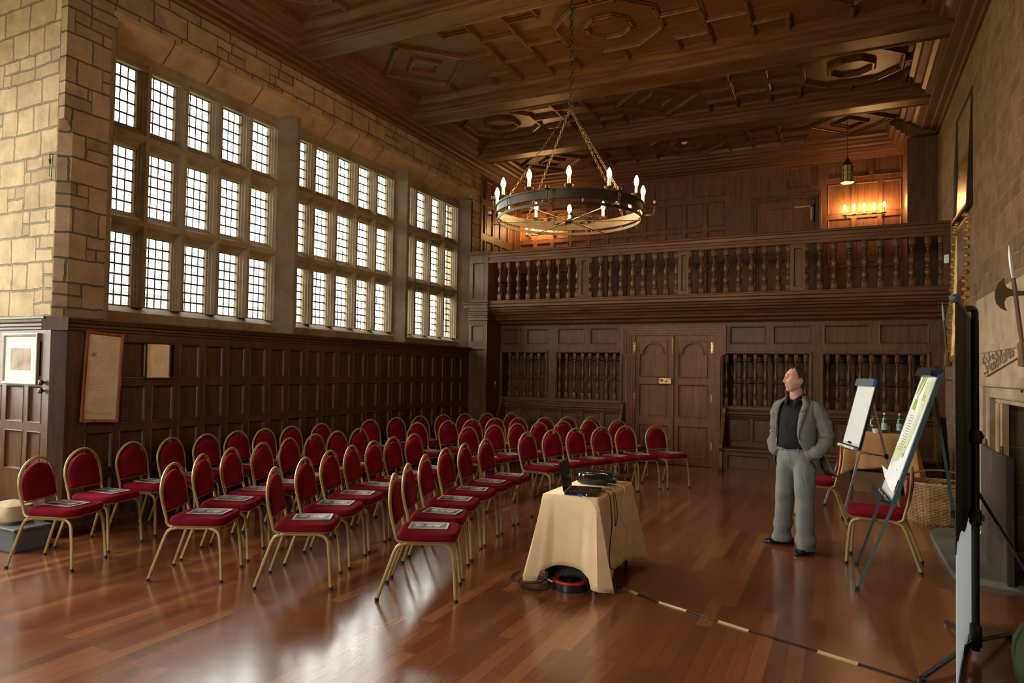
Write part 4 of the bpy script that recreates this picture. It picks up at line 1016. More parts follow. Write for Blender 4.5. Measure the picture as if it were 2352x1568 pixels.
# ------------------------------------------------------------------ projector table
TX0, TX1, TY0, TY1, TZ = -2.13, -1.68, 5.20, 6.17, .715
TCX, TCY = (TX0+TX1)/2, (TY0+TY1)/2
tb = thing('trolley_table', 'small narrow table hidden under the cream cloth, carrying laptop and projector', 'table', (TCX, TCY, 0))
MB().box(-.215,.215,-.475,.475,TZ-.03,TZ-.002,.004).build('tabletop', M['framed'], tb)
for sx in (-1, 1):
    for sy in (-1, 1): MB().box(sx*.195-.014,sx*.195+.014,sy*.45-.014,sy*.45+.014,0,TZ-.03,.003).build('leg', M['black'], tb)
# cloth: flat top and a draped skirt
def skirt(x0, x1, y0, y1, z, drop, nper, wob, flare, seed, thick=.0025, spread=.05):
    rng = random.Random(seed); ph = [rng.uniform(0, 6.28) for _ in range(6)]
    per = []
    w, l = x1-x0, y1-y0; r = .02
    tot = 2*(w+l)
    for i in range(nper):
        t = tot*i/nper
        if t < w: p = (x0+t, y0); nrm = (0,-1); c = min(t, w-t); side = 0; u = t/w
        elif t < w+l: p = (x1, y0+t-w); nrm = (1,0); c = min(t-w, w+l-t); side = 1; u = (t-w)/l
        elif t < 2*w+l: p = (x1-(t-w-l), y1); nrm = (0,1); c = min(t-w-l, 2*w+l-t); side = 2; u = (t-w-l)/w
        else: p = (x0, y1-(t-2*w-l)); nrm = (-1,0); c = min(t-2*w-l, tot-t); side = 3; u = (t-2*w-l)/l
        # blend normals in the corners
        k = max(0, 1-c/.10)
        cx, cy = (x0+x1)/2, (y0+y1)/2
        dx, dy = (1 if p[0] > cx else -1), (1 if p[1] > cy else -1)
        nx, ny = nrm[0]*(1-k*.5)+dx*k*.5, nrm[1]*(1-k*.5)+dy*k*.5; q = math.hypot(nx, ny)
        per.append((p, (nx/q, ny/q), k, side, u, t))
    R = []
    K = 14
    for j in range(K+1):
        s = j/K; ring = []
        for p, nn, k, side, u, t in per:
            L = drop(side, u, k)
            zz = z - L*s
            wv = wob*s*(math.sin(t*21+ph[0])*.5+math.sin(t*13+ph[1])*.6+math.sin(t*34+ph[2])*.25)*(.35+.65*(1-k))
            o = .006+spread*s**1.2 + flare*k*s**1.1 + wv
            if j == 0: o = 0; zz = z
            if j == 1 and s < .1: pass
            ring.append((p[0]+nn[0]*o, p[1]+nn[1]*o, zz))
        R.append(ring)
    m = MB(); m.rings(R, cap0=False, cap1=False)
    # top
    c = ((x0+x1)/2, (y0+y1)/2, z+.001); m.add([*R[0]], [tuple(range(len(R[0])))])
    R2 = [[(a[0], a[1], a[2]) for a in r] for r in R]
    return m
def drop1(side, u, k):
    if side == 0: return .715-.055 if k > .5 else (.715-.185+.13*abs(2*u-1)**3.2)
    if side == 1: return .62-.0*u + .06*math.sin(u*9)*.5 + .06*k
    if side == 2: return .66
    return .60+.08*k
cl = skirt(TX0, TX1, TY0, TY1, TZ+.004, drop1, 200, .017, .13, 4)
co = cl.build('tablecloth', M['cloth']); tag(co, 'cream cloth draped over the narrow projector table', 'tablecloth')
so = co.modifiers.new('s', 'SOLIDIFY'); so.thickness = .003; so.offset = 1
ZT = TZ+.009
# laptop: screen stands at the left, opened towards +x
lp = thing('laptop', 'open black laptop at the left of the cream-covered table', 'laptop', (-1.86, 5.40, ZT), rad(10))
m = MB(); m.box(-.13,.13,-.17,.17,0,.024,.006); m.build('base', M['gloss'], lp)
m = MB()
for i in range(5):
    for j in range(13): m.box(-.10+.028*i, -.10+.028*i+.022, -.155+.024*j, -.155+.024*j+.020, .024, .027)
m.build('keyboard', M['black'], lp); MB().box(.055,.115,-.05,.05,.0235,.0252,.001).build('touchpad', M['black'], lp)
m = MB(); m.box(-.006,.006,-.172,.172,0,.235,.004); lid = m.build('lid', M['gloss'], lp); lid.location = (-.132,0,.022); lid.rotation_euler = (0, rad(-9), 0)
M['lcd'] = plain('dim_laptop_screen', (.02,.022,.026), .15); MB().box(.0062,.0068,-.158,.158,.018,.222).build('display', M['lcd'], lid)
M['logo'] = plain('pale_lid_mark', (.5,.5,.5), .3); mk = MB(); mk.prism([(-.004,.105),(.004,.108),(.004,.13),(-.004,.127)], -.0068, -.0061, 'yz'); mk.build('lid_mark', M['logo'], lid)
M['vga'] = plain('blue_cable_plug', (.02,.06,.35), .4); m = MB(); m.box(-.02,.02,-.215,-.172,.004,.018,.003); m.build('plug', M['vga'], lp)
M['amberled'] = plain('orange_indicator', (1,.35,.05), .4, emit=(1,.35,.05), es=6); MB().box(.045,.052,-.1735,-.1705,.010,.015).build('indicator_light', M['amberled'], lp)
pj = thing('projector', 'glossy black data projector with blue-tinted lens on the cream-covered table', 'projector', (-1.93, 5.93, ZT), rad(12))
m = MB(); R = []
for k, z in ((.86,.0),(.96,.012),(1,.03),(1,.075),(.96,.092),(.80,.104),(.4,.108)):
    R.append([(.165*k*math.copysign(abs(math.cos(a))**.45, math.cos(a)), .125*k*math.copysign(abs(math.sin(a))**.45, math.sin(a)), z) for a in [2*PI*i/32 for i in range(32)]])
m.rings(R); m.build('casing', M['gloss'], pj)
M['lens'] = plain('coated_lens', (.05,.16,.24), .06, coat=1); m = MB(); m.lathe([(.042,.150),(.046,.160),(.046,.178),(.036,.180),(.034,.172)], (0,-.055,.052), 24, 'x', cap=False); lr = m.build('lens_ring', M['black'], pj)
MB().lathe([(.036,.168),(.026,.176),(.012,.180),(0,.181)], (0,-.055,.052), 20, 'x', cap=False).build('lens', M['lens'], lr)
m = MB(); 
for i in range(8): m.box(-.13+.016*i,-.122+.016*i,-.127,-.122,.03,.078)
m.build('vent', M['black'], pj)
MB().lathe([(0,.100),(.012,.106),(.012,.109),(0,.110)], (.05,.02,0), 10).build('button', M['steel'], pj)
def smooth_path(pts, n=6):
    P = [Vector(p) for p in pts]; out = []
    for i in range(len(P)-1):
        p0, p1, p2, p3 = P[max(i-1,0)], P[i], P[i+1], P[min(i+2,len(P)-1)]
        for k in range(n):
            t = k/n; out.append(.5*((2*p1)+(-p0+p2)*t+(2*p0-5*p1+4*p2-p3)*t*t+(-p0+3*p1-3*p2+p3)*t**3))
    out.append(P[-1]); return out
def cable(name, label, pts, r, mat, group=None, n=6):
    m = MB(); m.tube(smooth_path(pts, n), r, 6); o = m.build(name, mat); tag(o, label, 'cable', group); return o
M['grey'] = plain('pale_grey_cable', (.42,.44,.46), .5); M['whitep'] = plain('white_plastic', (.72,.71,.68), .4)
cable('cable', 'pale grey video cable looping down the right side of the cream cloth', [(-1.80,5.19,ZT+.01),(-1.71,5.14,ZT-.01),(-1.645,5.16,.60),(-1.625,5.28,.46),(-1.60,5.30,.34),(-1.585,5.42,.25),(-1.575,5.60,.30),(-1.575,5.66,.40),(-1.59,5.55,.52),(-1.61,5.66,.62),(-1.64,5.82,.70),(-1.68,5.86,ZT+.006),(-1.80,5.84,ZT+.02)], .003, M['grey'])
cable('cable', 'black power cable hanging from laptop edge down the right side of the cloth', [(-1.76,5.50,ZT+.01),(-1.70,5.48,ZT+.008),(-1.655,5.44,ZT-.02),(-1.63,5.40,.60),(-1.605,5.34,.50),(-1.585,5.22,.33),(-1.575,5.20,.22),(-1.565,5.30,.16),(-1.56,5.34,.05),(-1.57,5.36,.01)], .0045, M['black'])
cable('cable', 'tangle of black leads behind the laptop beside the projector', [(-1.74,5.40,ZT+.012),(-1.72,5.50,ZT+.02),(-1.76,5.58,ZT+.012),(-1.70,5.62,ZT+.008),(-1.66,5.54,ZT-.01),(-1.625,5.48,.60),(-1.60,5.42,.48),(-1.61,5.50,.57),(-1.66,5.60,.70),(-1.70,5.68,ZT+.008),(-1.78,5.80,ZT+.014)], .0035, M['black'])
# under the table
rl = thing('cable_reel', 'red and black extension cable reel on the floor under the table corner', 'cable reel', (-1.90, 5.22, 0))
M['red'] = plain('red_plastic', (.55,.02,.02), .35)
m = MB(); m.lathe([(.11,0),(.135,.004),(.135,.055),(.11,.06),(.0,.06)], n=28); m.build('drum', M['black'], rl)
m = MB(); m.lathe([(.10,.058),(.137,.058),(.139,.066),(.135,.074),(.10,.072)], n=28, cap=False); m.build('rim', M['red'], rl)
m = MB(); m.lathe([(.045,.06),(.05,.085),(.04,.09),(0,.09)], n=16); m.build('socket_hub', M['gloss'], rl)
bg = thing('black_bag', 'black soft equipment bag lying open on the floor under the cream cloth', 'bag', (-1.97, 5.46, 0))
m = MB(); R = []
for z, a, b, o in ((.0,.20,.15,0),(.02,.225,.175,0),(.10,.22,.17,.01),(.20,.19,.14,.02),(.27,.16,.10,.03),(.285,.10,.05,.03)):
    R.append([(o+a*math.copysign(abs(math.cos(t))**.6, math.cos(t))*(1+.05*math.sin(5*t)), b*math.copysign(abs(math.sin(t))**.6, math.sin(t)), z+.01*math.sin(3*t)) for t in [2*PI*i/28 for i in range(28)]])
m.rings(R); m.build('body', M['fabricblack'], bg)
m = MB(); m.tube(smooth_path([(-.12,-.10,.24),(-.06,-.16,.32),(.06,-.16,.31),(.12,-.09,.24)]), .01, 6); m.build('handle', M['black'], bg)
pb = thing('plastic_bag', 'crumpled translucent white plastic bag on the black bag under the table', 'plastic bag', (-1.86, 5.36, .285))
M['film'] = plain('white_plastic_film', (.62,.52,.47), .25, bump=1, bscale=18, var=.3); m = MB(); R = []
rr = random.Random(2)
for k in range(7):
    z = -.03+.10*k/6; s = math.sin(PI*(k+.6)/7.2)
    R.append([((.10*s)*math.cos(t)*(1+rr.uniform(-.14,.14)), (.07*s)*math.sin(t)*(1+rr.uniform(-.14,.14)), z) for t in [2*PI*i/14 for i in range(14)]])
m.rings(R); m.build('film', M['film'], pb)
st = thing('power_strip', 'white power strip lead with plug in front of the black bag', 'power strip', (-2.14, 5.22, 0)); m = MB(); m.box(-.03,.05,-.025,.025,.02,.06,.01); m.tube(smooth_path([(.05,0,.04),(.12,-.02,.03),(.2,-.0,.03),(.27,.05,.02)]), .007, 6); m.build('plug_and_lead', M['whitep'], st)
cable('cable', 'loose coils of black cable on the floor left of the cable reel', [(-2.05,5.22,.02),(-2.15,5.30,.05),(-2.30,5.38,.06),(-2.42,5.34,.012),(-2.40,5.20,.010),(-2.25,5.12,.012),(-2.12,5.14,.03),(-2.10,5.26,.06),(-2.22,5.34,.05),(-2.33,5.24,.014),(-2.25,5.06,.010),(-2.12,5.00,.010),(-2.03,5.08,.012),(-2.04,5.20,.03),(-2.0,5.26,.01),(-1.92,5.24,.01)], .005, M['black'], n=8)
FC = [(-1.95,5.12,.008),(-1.84,5.18,.006),(-1.72,5.34,.006),(-1.62,5.42,.006),(-1.55,5.43,.006),(-1.39,5.33,.006),(-1.20,5.22,.006),(-.99,5.135,.006),(-.75,5.03,.006),(-.55,4.95,.006),(-.13,4.80,.006),(.09,4.71,.006),(.36,4.59,.006),(.9,4.3,.006)]
cable('floor_cable', 'long black cable taped across the wooden floor towards the screen', FC, .0055, M['black'])
M['tape'] = plain('buff_parcel_tape', (.40,.27,.12), .25, bump=.8, bscale=60)
def tape(a, b, label):
    a = Vector(a); b = Vector(b); d = (b-a); n = Vector((-d.y, d.x, 0)).normalized()*.026; R = []
    for i in range(7):
        p = a.lerp(b, i/6); w = 1+.08*math.sin(i*2.3)
        R.append([tuple(p-n*w+Vector((0,0,.0008))), tuple(p-n*.35+Vector((0,0,.003))), tuple(p-n*.15+Vector((0,0,.0128))), tuple(p+n*.15+Vector((0,0,.0128))), tuple(p+n*.35+Vector((0,0,.003))), tuple(p+n*w+Vector((0,0,.0008)))])
    m = MB(); m.rings(R, closed=False, smooth=False); o = m.build('tape_strip', M['tape']); tag(o, label, 'tape', 'buff tape strips holding the floor cable')
tape((-1.53,5.42,0), (-1.385,5.327,0), 'short buff tape strip on the floor cable, closest to the cream-covered table')
tape((-1.20,5.22,0), (-.985,5.133,0), 'crinkled buff tape strip on the floor cable, second from the cream-covered table')
tape((-.75,5.03,0), (-.545,4.948,0), 'buff tape strip on the floor cable, third from the cream-covered table')
tape((-.13,4.80,0), (.09,4.71,0), 'buff tape strip on the floor cable, furthest right near the screen')

M['crategrey'] = plain('grey_clamp_plastic', (.13,.15,.17), .4)
# ------------------------------------------------------------------ flipchart easels
def easel(label, fa, fb, top_z, lean, bw, bh, zb, mframe, mleg, rear, kind):
    """fa, fb: front feet (near, far) ; board leans back towards +x (local x)"""
    fa = Vector((*fa, 0)); fb = Vector((*fb, 0)); c = (fa+fb)/2; ax = (fa-fb); W = ax.length; yaw = math.atan2(ax.y, ax.x)+PI/2
    r = thing('flipchart_easel', label, 'flipchart', tuple(c), yaw, 'flipchart easels')
    # local: near foot at -y, board faces -x
    tw = -.09*kind
    def P(y, z, d=0): return (z*lean+d+y*tw, y, z)
    s = bw/2/(W/2)
    for q, nm in ((-1,'near'),(1,'far')):
        m = MB(); m.bar((0, q*W/2, .0), P(q*bw*.46, zb+.12, .02), .022, .022, up=(1,0,0)); m.cm = 1; m.box(-.016,.016,q*W/2-.016,q*W/2+.016,0,.03,.004); m.cm = 0; m.build('leg', [mleg, M['rubber']], r)
    m = MB(); m.bar(P(0, top_z*.93, .04), (rear[0], rear[1], 0), .022, .022, up=(1,0,0)); m.build('leg', mleg, r)
    n = Vector((1, -tw, -lean)).normalized(); u = Vector((lean, 0, 1)).normalized()
    def board(mb, y0, y1, z0, z1, d0, d1):
        vs = []
        for d in (d0, d1):
            for y, z in ((y0,z0),(y1,z0),(y1,z1),(y0,z1)): vs.append(tuple(Vector(P(y, z)) + n*d))
        mb.add(vs, [(0,3,2,1),(4,5,6,7),(0,1,5,4),(1,2,6,5),(2,3,7,6),(3,0,4,7)])
    m = MB(); board(m, -bw/2, bw/2, zb, top_z-.02, -.004, .006); bd = m.build('board', M['board'], r)
    m = MB()
    for y in (-bw/2, bw/2): board(m, y-.018, y+.012 if y > 0 else y+.012, zb-.01, top_z, -.010 if kind else -.008, .020 if kind else .014)
    board(m, -bw/2, bw/2, top_z-.03, top_z, -.006, .02); board(m, -bw/2, bw/2, zb-.02, zb+.012, -.012, .014); m.build('board_frame', mframe, r)
    m = MB()
    for y, z in ((-.14,top_z*.93),(0,.0)): pass
    kz = zb*.86
    rr = Vector((rear[0], rear[1], 0)); tp = Vector(P(0, top_z*.93, .04)); t = 1-(kz/tp.z); bp_ = tp.lerp(rr, t)
    for q in ((-1, 1) if not kind else ()): m.bar(P(q*bw*.44, kz+.06, .01), tuple(bp_), .012, .008, up=(0,0,1))
    m.box(bp_.x-.02, bp_.x+.02, bp_.y-.02, bp_.y+.02, bp_.z-.03, bp_.z+.03, .006); m.build('brace', M['black'], r)
    return r, P, n, board
r, P, n, board = easel('blank white flipchart on steel legs, further back behind the standing man', (.01,9.41), (-.21,10.20), 1.66, .245, .68, 1.0, .83, M['black'], M['steel'], (.78,.0), 0)
m = MB(); board(m, -.30, .30, 1.575, 1.665, -.04, .0); cb = m.build('clamp_bar', M['crategrey'], r)
M['bluecap'] = plain('blue_plastic_cap', (.10,.17,.55), .35); m = MB(); board(m, -.33, -.30, 1.575, 1.66, -.042, .002); board(m, .30, .33, 1.575, 1.66, -.042, .002); m.build('end_cap', M['bluecap'], cb)
m = MB(); board(m, -.31, .31, .87, 1.60, -.008, -.005); m.build('paper_pad', M['white'], r)
m = MB(); board(m, -.32, .32, .80, .826, -.06, -.01); tr_ = m.build('pen_tray', M['whitep'], r)
M['green'] = plain('bright_green_ink', (.28,.50,.06), .6); m = MB(); board(m, .24, .33, .79, .805, -.062, -.01); m.build('tray_edge', M['green'], tr_)
m = MB(); board(m, -.02, .12, .856, .882, -.010, -.0085); m.build('tray_label', M['black'], tr_)
r, P, n, board = easel('printed flipchart with green design on dark enamel easel, nearer the screen', (.11,6.33), (.12,7.16), 1.76, .31, .66, 1.06, .70, M['teal'], M['teal'], (.77,.02), 1)
m = MB(); board(m, -.31, .31, 1.70, 1.765, -.06, .02); cb = m.build('clamp_bar', M['black'], r)
m = MB(); p = Vector(P(-.33, 1.76, -.02)); m.lathe([(.032,-.02),(.038,0),(.036,.02),(.0,.022)], tuple(p), 14, 'y'); m.build('clamp_knob', M['black'], cb)
pp = MB(); board(pp, -.29, .30, .88, 1.71, -.012, -.006); 
pv = len(pp.v)
paper = pp.build('paper_pad', M['white'], r)
m = MB(); vs = [tuple(Vector(P(y, z)) + n*d) for y, z, d in ((-.29,.885,-.013),(.30,.885,-.013),(.33,.905,-.06),(.28,.83,-.022),(-.0,.79,-.018),(-.29,.77,-.014))]; m.add(vs, [(0,1,3,4,5),(1,2,3)]); m.build('curled_sheet', M['white'], paper)
M['paleg'] = plain('pale_green_ink', (.58,.66,.38), .6); M['greyink'] = plain('grey_print', (.18,.18,.17), .6)
def decal(outline, mat, name, d=-.0135):
    m = MB(); m.add([tuple(Vector(P(y, z)) + n*d) for y, z in outline], [tuple(range(len(outline)))]); return m.build(name, mat, paper)
decal([(-.285,1.68),(-.05,1.68),(-.06,1.55),(-.10,1.42),(-.07,1.30),(.02,1.22),(.13,1.16),(.24,1.12),(.29,1.06),(.29,1.0),(.20,.97),(.02,1.0),(-.12,1.08),(-.2,1.2),(-.24,1.4)], M['paleg'], 'pale_swirl')
decal([(.10,1.70),(.19,1.70),(.23,1.62),(.25,1.55),(.20,1.56),(.14,1.62)], M['green'], 'green_leaf', -.0145)
m_ = [(.02,1.70),(.05,1.70),(.10,1.60),(.16,1.53),(.13,1.52),(.06,1.60)]; decal(m_, M['green'], 'green_leaf', -.0145)
decal([(.10,1.51),(.14,1.52),(.16,1.505),(.20,1.515),(.20,1.43),(.08,1.42),(.07,1.48)], M['green'], 'green_emblem', -.0145)
m = MB(); rg = random.Random(9)
for i in range(14):
    z = 1.38-.022*i; m.add([tuple(Vector(P(y, zz)) + n*-.0142) for y, zz in ((-.02,z),(.16-.02*rg.random(),z),(.16-.02*rg.random(),z-.006),(-.02,z-.006))], [(0,1,2,3)])
for i in range(3): 
    z = 1.55-.016*i; m.add([tuple(Vector(P(y, zz)) + n*-.0142) for y, zz in ((-.19,z),(-.07,z),(-.07,z-.006),(-.19,z-.006))], [(0,1,2,3)])
for y, z, w, h in ((-.13,1.12,.05,.012),(-.15,1.04,.02,.05),(-.10,1.06,.04,.01),(-.12,.93,.03,.012),(.22,.93,.012,.07),(-.18,1.15,.012,.04)): m.add([tuple(Vector(P(y+a*w, z+b*h)) + n*-.0142) for a, b in ((0,0),(1,0),(1,1),(0,1))], [(0,1,2,3)])
m.build('print_lines', M['greyink'], paper)
m = MB(); board(m, -.31, .31, .68, .705, -.075, -.01); board(m, -.31, .31, .68, .73, -.08, -.072); tr_ = m.build('pen_tray', M['black'], r)
def pen(y, z, d, mat, label, off=0):
    o = thing('marker_pen', label, 'pen', group='marker pens in the easel tray')
    o.location = r.matrix_basis @ Vector((Vector(P(y, z)) + n*d)); o.rotation_euler = (0, 0, r.rotation_euler.z)
    m = MB(); m.lathe([(.0,-.06),(.007,-.058),(.008,.03),(.0,.031)], (0,0,0), 8, 'y'); m.build('barrel', M['white'], o); m = MB(); m.lathe([(.0085,.025),(.0085,.055),(.0,.062)], (0,0,0), 8, 'y', cap=False); m.build('cap', mat, o)
M['penred'] = plain('red_pen_cap', (.5,.01,.03), .3); M['penblue'] = plain('blue_pen_cap', (.03,.08,.4), .3)
pen(-.18,.716,-.045, M['penred'], 'red-capped marker pen nearest the end of the easel tray')
pen(-.02,.716,-.050, M['penblue'], 'blue-capped marker pen in the middle of the easel tray')
pen(.13,.716,-.045, M['penred'], 'red-capped marker pen at the far end of the easel tray')

# ------------------------------------------------------------------ projection screen (edge on)
scn = thing('projection_screen', 'tall free-standing projection screen seen edge-on, black above and white below', 'projection screen', (.68, 5.15, 0))
A = Vector((.515-.68, 4.27-5.15, 0)); B = Vector((.815-.68, 5.95-5.15, 0)); D = (B-A); Nn = Vector((-D.y, D.x, 0)).normalized()
def sheet(z0f, z1f, seg=40, rows=8, off=0):
    m = MB(); R = []
    for j in range(rows+1):
        ring = []
        for i in range(seg+1):
            t = i/seg; z0, z1 = z0f(t), z1f(t); z = z0+(z1-z0)*j/rows
            p = A + D*t + Nn*(off+.012*math.sin(t*5)*(1 if z < 1 else .3))
            ring.append((p.x, p.y, z))
        R.append(ring)
    m.rings(R, closed=False); return m
edge = lambda t: .80+.02*math.sin(t*9)+.015*math.sin(t*21)
ms = sheet(edge, lambda t: 2.10); o = ms.build('black_sheet', M['blacksheet'], scn); q = o.modifiers.new('s','SOLIDIFY'); q.thickness = .004
ms = sheet(lambda t: .05, edge, off=-.002); o = ms.build('white_sheet', M['whitesheet'], scn); q = o.modifiers.new('s','SOLIDIFY'); q.thickness = .004
m = MB(); m.tube([tuple(A+Vector((0,0,2.11))), tuple(B+Vector((0,0,2.11)))], .014, 8); m.lathe([(0,-.03),(.022,-.02),(.024,.0),(.02,.02),(0,.024)], tuple(A+Vector((0,0,2.11))), 10, 'y'); m.build('top_bar', M['teal'], scn)
m = MB(); m.tube([tuple(A+Vector((0,0,.045))), tuple(B+Vector((0,0,.045)))], .022, 8); m.build('bottom_bar', M['black'], scn)
m = MB(); m.tube([(.05,.05,.04),(.05,.05,2.06)], .022, 10); m.tube(smooth_path([(.05,.05,2.04),(.05,.05,2.11),(.03,.02,2.13),(-.02,-.03,2.12),(-.05,-.06,2.10)]), .02, 8); m.box(.02,.08,.02,.08,.06,.20,.01); m.box(.02,.08,.02,.08,.80,.90,.01); m.box(.02,.085,.02,.08,1.30,1.38,.01); m.build('pole', M['black'], scn)
for e in ((-.03,.62),(.30,.55),(-.28,-.52)):
    m = MB(); m.tube([(.05,.05,.10),(e[0],e[1],.02)], .014, 8); m.lathe([(0,0),(.022,0),(.022,.02),(0,.03)], (e[0],e[1],0), 8); m.build('foot', M['black'], scn)
m = MB(); m.tube([(.055,.05,1.02),(.42,-.20,.30)], .010, 6); m.build('strut', M['black'], scn)
M['greenlever'] = plain('green_lever', (.02,.35,.16), .4); MB().box(.08,.095,.03,.055,.83,.87,.004).build('lever', M['greenlever'], scn); MB().box(.08,.095,.03,.055,1.33,1.36,.004).build('lever', M['greenlever'], scn)
# ------------------------------------------------------------------ side table with drinks
st_ = thing('side_table', 'small table under a tan cloth behind the two easels', 'table', (.50, 11.95, 0))
MB().box(-.40,.40,-.24,.24,.83,.855,.004).build('tabletop', M['framed'], st_)
for sx in (-1, 1):
    for sy in (-1, 1): MB().box(sx*.37-.02,sx*.37+.02,sy*.20-.02,sy*.20+.02,0,.83,.003).build('leg', M['framed'], st_)
m = skirt(.07, .93, 11.70, 12.20, .862, lambda side, u, k: .50+.10*k+.02*math.sin(u*8), 150, .022, .10, 9, spread=.05)
o = m.build('tablecloth', M['cloth2']); tag(o, 'tan cloth draped over the side table behind the easels', 'tablecloth'); q = o.modifiers.new('s','SOLIDIFY'); q.thickness = .003; q.offset = 1
bx = thing('cardboard_box', 'brown cardboard box on the floor under the tan-clothed side table', 'box', (.46, 11.86, 0)); MB().box(-.30,.30,-.14,.14,.0,.30,.004).build('carton', plain('brown_cardboard', (.20,.12,.06), .8), bx)
M['bottle'] = plain('green_bottle_glass', (.015,.10,.04), .08, coat=.5); M['blabel'] = plain('pale_blue_label', (.42,.55,.60), .5); M['redstar'] = plain('red_label_mark', (.6,.03,.03), .5)
def bottle(x, y, label):
    r = thing('water_bottle', label, 'bottle', (x, y, .866), group='green water bottles on the side table')
    MB().lathe([(0,0),(.036,0),(.040,.008),(.040,.165),(.034,.195),(.018,.225),(.0145,.25),(.0145,.285)], n=18).build('glass', M['bottle'], r)
    MB().lathe([(.016,.272),(.017,.275),(.017,.300),(0,.302)], n=14).build('cap', M['whitep'], r)
    lb = MB().lathe([(.0408,.05),(.0408,.15)], n=18, cap=False).build('label', M['blabel'], r)
    MB().box(-.008,.008,-.0425,-.041,.085,.103).build('label_mark', M['redstar'], lb)
    MB().lathe([(.0285,.207),(.024,.218)], n=16, cap=False).build('neck_label', M['whitep'], r)
bottle(.56, 11.93, 'green water bottle with pale blue label, left of the pair on side table')
bottle(.755, 11.93, 'green water bottle with pale blue label, right of the pair on side table')
jg = thing('glass_jug', 'clear glass jug on the side table left of the bottles', 'jug', (.415, 12.02, .866))
MB().lathe([(.0,.004),(.055,.004),(.07,.03),(.075,.08),(.060,.15),(.042,.20),(.046,.24),(.043,.24),(.039,.20),(.056,.15),(.071,.08),(.066,.032),(.05,.008)], n=20, cap=False).build('vessel', M['clear'], jg); MB().lathe([(.044,.238),(.048,.242),(.044,.246)], n=20, cap=False).build('rim', M['steel'], jg)
cp = thing('coffee_cup', 'small white cup on the side table between jug and bottles', 'cup', (.445, 11.82, .866)); MB().lathe([(0,.002),(.03,.002),(.045,.03),(.05,.065),(.046,.065),(.04,.03),(0,.01)], n=20, cap=False).build('bowl', M['whitep'], cp); MB().tube([(.045,0,.05),(.07,0,.045),(.07,0,.025),(.042,0,.02)], .005, 6).build('handle', M['whitep'], cp)
# ------------------------------------------------------------------ log basket
M['wick'] = plain('woven_willow', (.36,.22,.10), .7, var=.35); M['wickd'] = plain('dark_willow', (.19,.10,.045), .7, var=.3)
bk_ = thing('log_basket', 'large wicker log basket with hoop handle beside the hearth', 'basket', (1.02, 9.78, 0))
ns = 26; rows = 26
def bas_r(z): return .30+.05*(z/.46)
for band, (za, zb) in enumerate(((0,.15),(.15,.30),(.30,.45))):
    m = MB(); nz = int((zb-za)/.0165)
    for j in range(nz):
        z = za+.008+j*.0165; R0 = bas_r(z); pts = []
        for i in range(ns*2):
            a = 2*PI*i/(ns*2); off = .010*(1 if (i//1+j) % 2 else -1)
            pts.append(((R0+off)*math.cos(a), (R0*.82+off)*math.sin(a), z))
        m.tube(pts, .0088, 5, loop=True)
    m.build('weave_band', M['wick'], bk_)
m = MB()
for i in range(ns):
    a = 2*PI*i/ns; m.tube([(bas_r(0)*math.cos(a), bas_r(0)*.82*math.sin(a), 0), (bas_r(.46)*math.cos(a), bas_r(.46)*.82*math.sin(a), .47)], .009, 5)
m.build('stake', M['wickd'], bk_)
m = MB()
for k in range(3): m.tube([((bas_r(.46)+.006*math.sin(i*1.3+k*2))*math.cos(2*PI*i/48), (bas_r(.46)*.82+.006*math.cos(i*1.3+k*2))*math.sin(2*PI*i/48), .462+.010*math.sin(i*1.3+k*2.1)) for i in range(48)], .011, 6, loop=True)
m.build('rim', M['wick'], bk_)
m = MB()
for k in range(2): m.tube([(.34*math.cos(t), (.012 if k else -.012)*math.sin(4*t), .45+.16*math.sin(t)) for t in [PI*i/20 for i in range(21)]], .011, 6)
m.build('handle', M['wickd'], bk_)
MB().lathe([(0,.02),(.28,.02)], n=20, cap=False).build('base', M['wickd'], bk_)
M['log'] = wood('cut_log_bark', (.16,.10,.06)); M['logend'] = plain('cut_log_end', (.40,.27,.14), .8)
for i, (x, y, z, a, L, rr_) in enumerate(((.06,-.08,.40,.4,.40,.045),(-.10,.04,.37,-.3,.36,.05),(.10,.10,.42,.9,.34,.04),(.0,-.0,.33,1.6,.4,.05))):
    o = thing('firewood_log', ['split log lying on top of the basket, pointing to the hearth','log at the back left inside the wicker basket','short log leaning out of the wicker basket','log half hidden at the bottom of the wicker basket'][i], 'log', (1.02+x*.8, 9.78+y*.8, z), a, 'logs in the wicker basket')
    m = MB(); m.tube([(-L*.35,0,0),(L*.35,0,.02)], rr_, 9, cap=False); m.build('bark', M['log'], o); m = MB(); m.tube([(-L*.351,0,0),(-L*.349,0,0)], rr_*.97, 9); m.tube([(L*.349,0,.02),(L*.352,0,.02)], rr_*.97, 9); m.build('cut_end', M['logend'], o)
# ------------------------------------------------------------------ fire guard, poker, green bag, box
M['guard'] = wood('dark_oak_fire_screen', (.085,.066,.052), rough=.6)
fg = thing('fire_guard', 'dark folding fire screen of tall boards standing on the hearth', 'fire screen', (1.18, 7.52, .05))
m = MB()
P0 = Vector((.04,.74,0)); P1 = Vector((.0,.06,0)); P2 = Vector((.02,-.60,0))
def leafb(m, a, b, z0, z1, th):
    d = (b-a).normalized(); n = Vector((-d.y, d.x, 0))*th/2
    vs = [tuple(p+s*n+Vector((0,0,z))) for z in (z0, z1) for p, s in ((a,-1),(b,-1),(b,1),(a,1))]
    m.add(vs, [(0,3,2,1),(4,5,6,7),(0,1,5,4),(1,2,6,5),(2,3,7,6),(3,0,4,7)])
leafb(m, P0, P1+Vector((0,.004,0)), 0, 1.02, .028); m.build('board', M['guard'], fg)
m = MB(); leafb(m, P1-Vector((0,.004,0)), P2, 0, 1.02, .028); m.build('board', M['guard'], fg)
